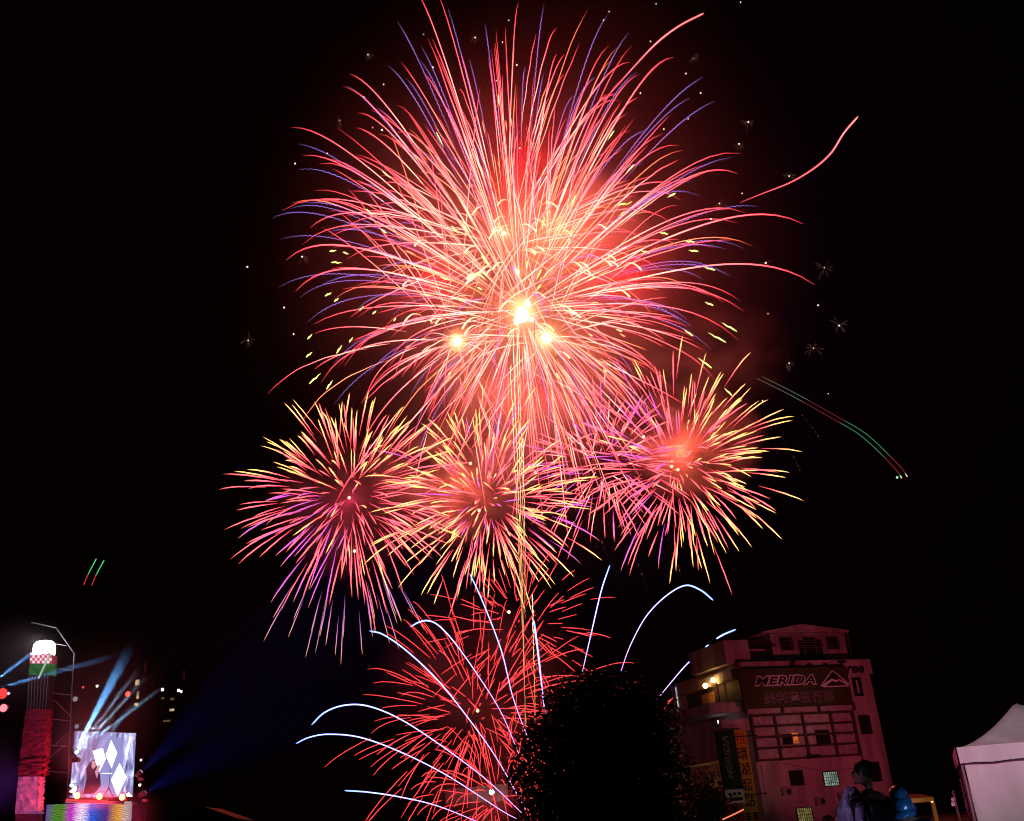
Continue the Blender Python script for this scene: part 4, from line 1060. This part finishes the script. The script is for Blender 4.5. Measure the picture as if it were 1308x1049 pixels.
# blue beams of the moving heads beside it
def beam(px, py, tx, ty, Y0, Y1, col, power, cone, label, blend=.4):
    p = sp(px, py, Y0); q = at(tx, ty, Y1); t = thing('moving_head', p, label, 'lamp', 'moving head stage lights')
    d = (q - p).normalized()
    m = MB(); m.tube([p - d * .42, p - d * .05], [.13, .17], n=12); m.build('housing', M['dark'], t)
    m = MB(); m.tube([p - d * .04, p - d * .02], [.12, .12], n=14); m.build('lens', lamp_mat('blue_lens', (.5, .7, 1), 2), t)
    m = MB(); m.cbox(p - UP * .45, .3, .3, .14); m.build('base', M['dark'], t)
    lamp('SPOT', 'beam_light', p, col, power, t, .08, q, cone, blend)
BC = (.12, .42, 1)
beam(97, 958, 165, 830, YS - 1, YS - 6, BC, 9e5, 5.0, 'moving head throwing the widest blue beam, steepest up from the screen corner')
beam(98, 959, 158, 880, YS - 1.2, YS - 5, (.3, .6, 1), 1.2e6, 1.6, 'moving head throwing a narrow pale beam, second steepest')
beam(99, 960, 150, 905, YS - 1.4, YS - 4, (.3, .65, 1), 1.2e6, 1.6, 'moving head throwing a narrow pale beam, third from vertical')
beam(98, 961, 152, 920, YS - 1.6, YS - 3, (.3, .65, 1), 1.2e6, 1.6, 'moving head throwing the flattest of the pale beams')
beam(92, 1003, 128, 955, YS - 1.8, YS - 4, (.3, .6, 1), 6e5, 1.8, 'moving head low at the screen, beam crossing its left part')
beam(-6, 880, 120, 845, YS - 2, YS - 6, BC, 5e5, 2.2, 'moving head off the left edge, beam flat across the tower')
beam(-10, 872, 90, 798, YS - 2, YS - 6, BC, 5e5, 2.4, 'moving head off the left edge, beam rising past the lantern')
beam(181, 985, 420, 760, YS + 3, YS + 10, (.03, .07, 1), 3.8e5, 36, 'moving head throwing the dim wide beam toward the left burst', 1)
smoke(125, 905, 110, 130, .05, 1.8, YS - 3, soft=True)
smoke(104, 950, 55, 60, .12, 1.5, YS - 1.5, soft=True)
smoke(127, 1017, 60, 26, .10, 1.2, YS - 1, soft=True)  # puff added so the red lamps below the screen get a glow
smoke(170, 1040, 50, 45, .05, 1.4, YS - .5, soft=True)
smoke(8, 985, 60, 70, .05, 1.4, YS + 3, soft=True)
smoke(20, 850, 110, 90, .03, 1.8, YS - 3, soft=True)
beam(186, 1012, 430, 870, YS + 3, YS + 12, (.03, .06, 1), 3.2e5, 40, 'moving head throwing the lowest dim blue beam to the right of the stage', 1)
smoke(290, 810, 250, 220, .0011, 1.6, YS + 22, soft=True)
# red lamps on the ledge and the coloured LED front
ledge = thing('stage_ledge', sp(125, 1022, YS - .5), 'dark stage ledge under the LED screen carrying three red lamps', 'ledge')
la, lb_ = sp(84, 1021, YS - .9), sp(170, 1024.5, YS + 2.4)
m = MB(); m.box(la, lb_ - la, (0, .7, 0), (0, 0, -.14)); m.build('beam', M['dark'], ledge)
m = MB(); m.tube([la - UP * .15 + Vector((0, -.04, 0)), lb_ - UP * .15 + Vector((0, -.04, 0))], .02, n=5); m.build('edge_strip', lamp_mat('pale_edge', (.6, .35, .5), .5), ledge)
for (px, py), lb in (((98.5, 1016.5), 'left of the three glowing red lamps under the screen'), ((127, 1017.5), 'middle of the three glowing red lamps under the screen'), ((156, 1018.5), 'right of the three glowing red lamps under the screen')):
    f_ = (px - 98.5) / 58
    t = fixture(px, py, lb, (1, .25, .08), 9, .17, YS - 1.1 + f_ * 2.4, group='red lamps on the stage ledge')
    lamp('POINT', 'red_light', sp(px, py - 2, YS - 1.6 + f_ * 2.4), (1, .04, .06), 500, t, .1)
fa_, fb_ = sp(60, 1023, YS - .9), sp(167, 1025.5, YS + 2.2)
fr = thing('stage_screen', fa_, 'LED stage front below the ledge with swirling rainbow colours', 'screen'); fr.location.z = 0
def rainbow():
    m_ = bpy.data.materials.new('rainbow_picture'); m_.use_nodes = True
    n, l = m_.node_tree.nodes, m_.node_tree.links; n.remove(n['Principled BSDF'])
    tc = n.new('ShaderNodeTexCoord'); mp = n.new('ShaderNodeMapping'); l.new(tc.outputs['Object'], mp.inputs[0])
    mp.inputs['Scale'].default_value = (.97 / abs(fb_.x - fa_.x), 0, .05)
    t = n.new('ShaderNodeTexNoise'); t.inputs['Scale'].default_value = 4; t.inputs['Detail'].default_value = 2; l.new(tc.outputs['Object'], t.inputs['Vector'])
    ad = n.new('ShaderNodeMix'); ad.data_type = 'VECTOR' if hasattr(ad, 'data_type') else None; ad.inputs[0].default_value = .06
    l.new(mp.outputs[0], ad.inputs[4]); l.new(t.outputs['Color'], ad.inputs[5])
    sx = n.new('ShaderNodeSeparateXYZ'); l.new(ad.outputs[1], sx.inputs[0])
    rp = n.new('ShaderNodeValToRGB'); E_ = rp.color_ramp.elements
    stops = [(0, (.25, .0, .5)), (.13, (.1, .3, .03)), (.2, (.12, .3, .02)), (.3, (.8, .03, .75)), (.4, (1.3, 1.0, 1.3)), (.5, (.05, .16, 1)), (.6, (.05, .08, .5)), (.68, (.12, .03, .3)), (.8, (1, .45, .02)), (.9, (.6, .55, .5)), (1, (.15, .1, .3))]
    E_[0].position, E_[0].color = stops[0][0], stops[0][1] + (1,); E_[1].position, E_[1].color = stops[-1][0], stops[-1][1] + (1,)
    for p_, c_ in stops[1:-1]: q = E_.new(p_); q.color = c_ + (1,)
    l.new(sx.outputs[0], rp.inputs[0])
    wv = n.new('ShaderNodeTexWave'); wv.wave_type = 'RINGS'; wv.inputs['Scale'].default_value = 3.5; wv.inputs['Distortion'].default_value = 9; wv.inputs['Detail'].default_value = 1; l.new(tc.outputs['Object'], wv.inputs['Vector'])
    mr = n.new('ShaderNodeMapRange'); mr.inputs['To Min'].default_value = .35; mr.inputs['To Max'].default_value = 1.0; l.new(wv.outputs['Fac'], mr.inputs['Value'])
    e = n.new('ShaderNodeEmission'); l.new(rp.outputs[0], e.inputs[0]); l.new(mr.outputs[0], e.inputs[1]); l.new(e.outputs[0], n['Material Output'].inputs[0])
    return m_
m = MB(); m.box(Vector((fa_.x, fa_.y, fa_.z - 2.2)), Vector((fb_.x - fa_.x, fb_.y - fa_.y, 0)), (0, .25, 0), (0, 0, 2.0)); m.build('display', rainbow(), fr)
m = MB(); m.box(Vector((fa_.x - .1, fa_.y + .02, 0)), Vector((fb_.x - fa_.x + .2, fb_.y - fa_.y, 0)), (0, .3, 0), (0, 0, fa_.z - 2.21)); m.build('plinth', M['dark'], fr)
# stage wash: magenta and violet floods
def flood(name, loc, target, col, power, cone, label, rad=.3, blend=.6):
    t = thing(name, loc, label, 'lamp'); loc = Vector(loc); d = (Vector(target) - loc).normalized()
    m = MB(); m.tube([loc - d * .4, loc - d * .04], [.2, .26], n=14); m.build('housing', M['dark'], t)
    m = MB(); m.tube([loc - d * .035, loc - d * .02], [.22, .22], n=14); m.build('lens', lamp_mat('flood_lens', col, 2), t)
    m = MB(); m.tube([Vector((loc.x, loc.y, 0)), loc - UP * .25], .03, n=6); m.build('stand', M['dark'], t)
    lamp('SPOT', 'flood_light', loc, col, power, t, rad, target, cone, blend)
    return t
flood('floodlight', sp(30, 1105, 52), sp(40, 960, 60.5), (.8, .3, .85), 1.3e3, 60, 'magenta floodlight at the foot of the stage tower')
flood('floodlight', sp(-25, 1095, 55), sp(-22, 985, 68), (.35, .06, 1), 9e3, 34, 'violet floodlight left of the stage tower')
flood('floodlight', sp(172, 1095, 57), sp(166, 1025, 62), (1, .03, .25), 8e3, 30, 'magenta floodlight at the right end of the stage')
# added floods, out of view, to light building, signs, tent and people
flood('floodlight', bp(2.5, -26, .45), bp(6.4, 0, 10.4), (1, .085, .17), 6.3e3, 46, 'unseen pink floodlight added on the ground to light the building')
flood('floodlight', tp(3.6, -9, 5.0), tp(1.6, .8, 2.9), (1, .68, .80), 1.5e3, 50, 'unseen pale pink floodlight added on a stand to light the marquee')
flood('floodlight', bp(4.6, -9, .4), bp(4.6, -.5, 10.5), (1, .75, .62), 3.2e2, 36, 'small unseen warm white floodlight added to brighten the brown sign')
flood('floodlight', bp(-3.5, -12, .4), bp(-.7, -.5, 6.0), (1, .72, .42), 2.2e2, 40, 'unseen warm floodlight added to brighten the hanging signs')
flood('floodlight', tp(-6.0, -3.5, .4), tp(1.6, 1.6, 4.0), (1, .08, .42), 1.0e3, 30, 'unseen magenta floodlight added to light the marquee roof')
flood('floodlight', (cb.x - 1.6, cb.y - 1.2, .4), (cb.x, cb.y, 1.5), (.75, .5, 1), 60, 24, 'unseen violet floodlight added to light the wrapped camera')
flood('floodlight', (pb2.x + 1.2, pb2.y - 1.5, .4), (pb2.x + .05, pb2.y, 1.5), (.4, .65, 1), 60, 30, 'unseen pale blue floodlight added to light the blue raincoat')

# ------------------------------------------------------------------ far lit blocks and roofs
def block(label, x0, x1, ytop, Y, wins):
    a, b = at(x0, ytop, Y), at(x1, ytop, Y); t = thing('tower_block', (a.x, a.y, 0), label, 'building', 'dark tower blocks behind the stage')
    m = MB(); m.box((a.x, Y, 0), (b.x - a.x, 0, 0), Vector((b.x * 1.08, Y, 0)).normalized() * 3.2, (0, 0, max(a.z, b.z))); m.build('wall', mat('night_concrete', (.012, .012, .014), .9, .2, .3), t)
    m = MB(); m.box((a.x + 2, Y + 2, max(a.z, b.z)), ((b.x - a.x) * .4, 0, 0), (0, 1, 0), (0, 0, 2.2)); m.build('roof_house', M['void'], t)
    for px, py, wpx, hpx, mm in wins:
        c = at(px, py, Y - .06); s_ = pxm(px, py, Y); f = MB(); f.box(c - Vector((wpx * s_ / 2 + .1, 0, hpx * s_ / 2 + .1)), (wpx * s_ + .2, 0, 0), (0, .055, 0), (0, 0, hpx * s_ + .2)); fr_ = f.build('window', M['dark'], t)
        q = MB(); q.box(c - Vector((wpx * s_ / 2, .03, hpx * s_ / 2)), (wpx * s_, 0, 0), (0, .025, 0), (0, 0, hpx * s_)); q.build('pane', mm, fr_)
WA = noisy_lamp('far_warm_window', (.25, .18, .08), (.7, .55, .3), .9, 1.0); WB = lamp_mat('far_white_lamp', (1, .85, .65), 3); WD = lamp_mat('far_dim_window', (.35, .2, .08), .28)
block('dark tower block with a column of three warm lit windows', 148, 190, 862, 190, [(175.5, 872, 5, 7, WA), (176, 888, 3, 9, WA), (174, 900, 5, 4, WA)])
block('dark tower block with two white lit windows on top and faint ones below', 196, 246, 872, 200, [(207.5, 881, 3, 3.4, WB), (228, 882, 3, 3.2, WB), (231.5, 883.5, 2.4, 3, WB), (208, 892, 3.5, 2.5, WD), (220, 893, 5, 3, WD), (219.5, 907, 6, 3, WA), (213, 921, 9, 2.2, WD)])
hs = thing('low_shed', at(606, 1049, 266), 'pale corrugated low shed behind the crimson lines, lit by one floodlight', 'building'); hs.location.z = 0
a, b = at(568, 1004, 266), at(648, 1000, 266)
m = MB(); m.box((a.x, a.y, 0), (b.x - a.x, 0, 0), (0, 6, 0), (0, 0, at(606, 1026, 266).z)); m.build('wall', M['void'], hs)
m = MB(); zlo, zhi = at(606, 1026.5, 266).z, at(606, 1005, 266).z
for k in range(20):
    x = a.x + (b.x - a.x) * k / 20; m.box((x, a.y - .1 + .1 * (k % 2), zlo), ((b.x - a.x) / 20, 0, 0), (0, 1, 0), (0, 0, zhi - zlo))
m.build('roof_panel', M['tin'], hs)
p = at(628, 1012, 262); MB().ball(p, .62, 14, 10).build('floodlight_lens', lamp_mat('cool_white_flood', (.95, 1, .95), 6), hs, smooth=True); lamp('POINT', 'shed_light', p + Vector((0, -1.9, -.1)), (.9, 1, .92), 350, hs, .3)
rf = thing('market_awning', at(250, 1049, 40), 'dark brown awning roof low right of the stage', 'awning'); rf.location.z = 0
m = MB(); A0, A1, A2 = at(210, 1052, 40), at(262, 1031, 41), at(305, 1046, 42)
m.prism([A0, A1, A2, A2 - UP * .12, A0 - UP * .12], (0, 2.2, 0)); m.build('canopy', mat('brown_tarpaulin', (.09, .05, .025), .7, .5, 1.5, .5), rf)
for p in (A0, A2):
    m = MB(); m.tube([Vector((p.x, p.y + .2, 0)), p + Vector((0, .2, -.08))], .04, n=6); m.build('post', M['dark'], rf)


# ------------------------------------------------------------------ the night air
hz = MB(); hz.box((-380, -40, -1), (760, 0, 0), (0, 590, 0), (0, 0, 300))
hm = bpy.data.materials.new('night_haze'); hm.use_nodes = True
n, l = hm.node_tree.nodes, hm.node_tree.links; n.remove(n['Principled BSDF'])
v = n.new('ShaderNodeVolumePrincipled'); v.inputs['Color'].default_value = (.9, .9, .92, 1); v.inputs['Density'].default_value = HAZE
l.new(v.outputs[0], n['Material Output'].inputs['Volume'])
tag(hz.build('haze', hm, loc=(0, 250, 0)), kind='stuff')
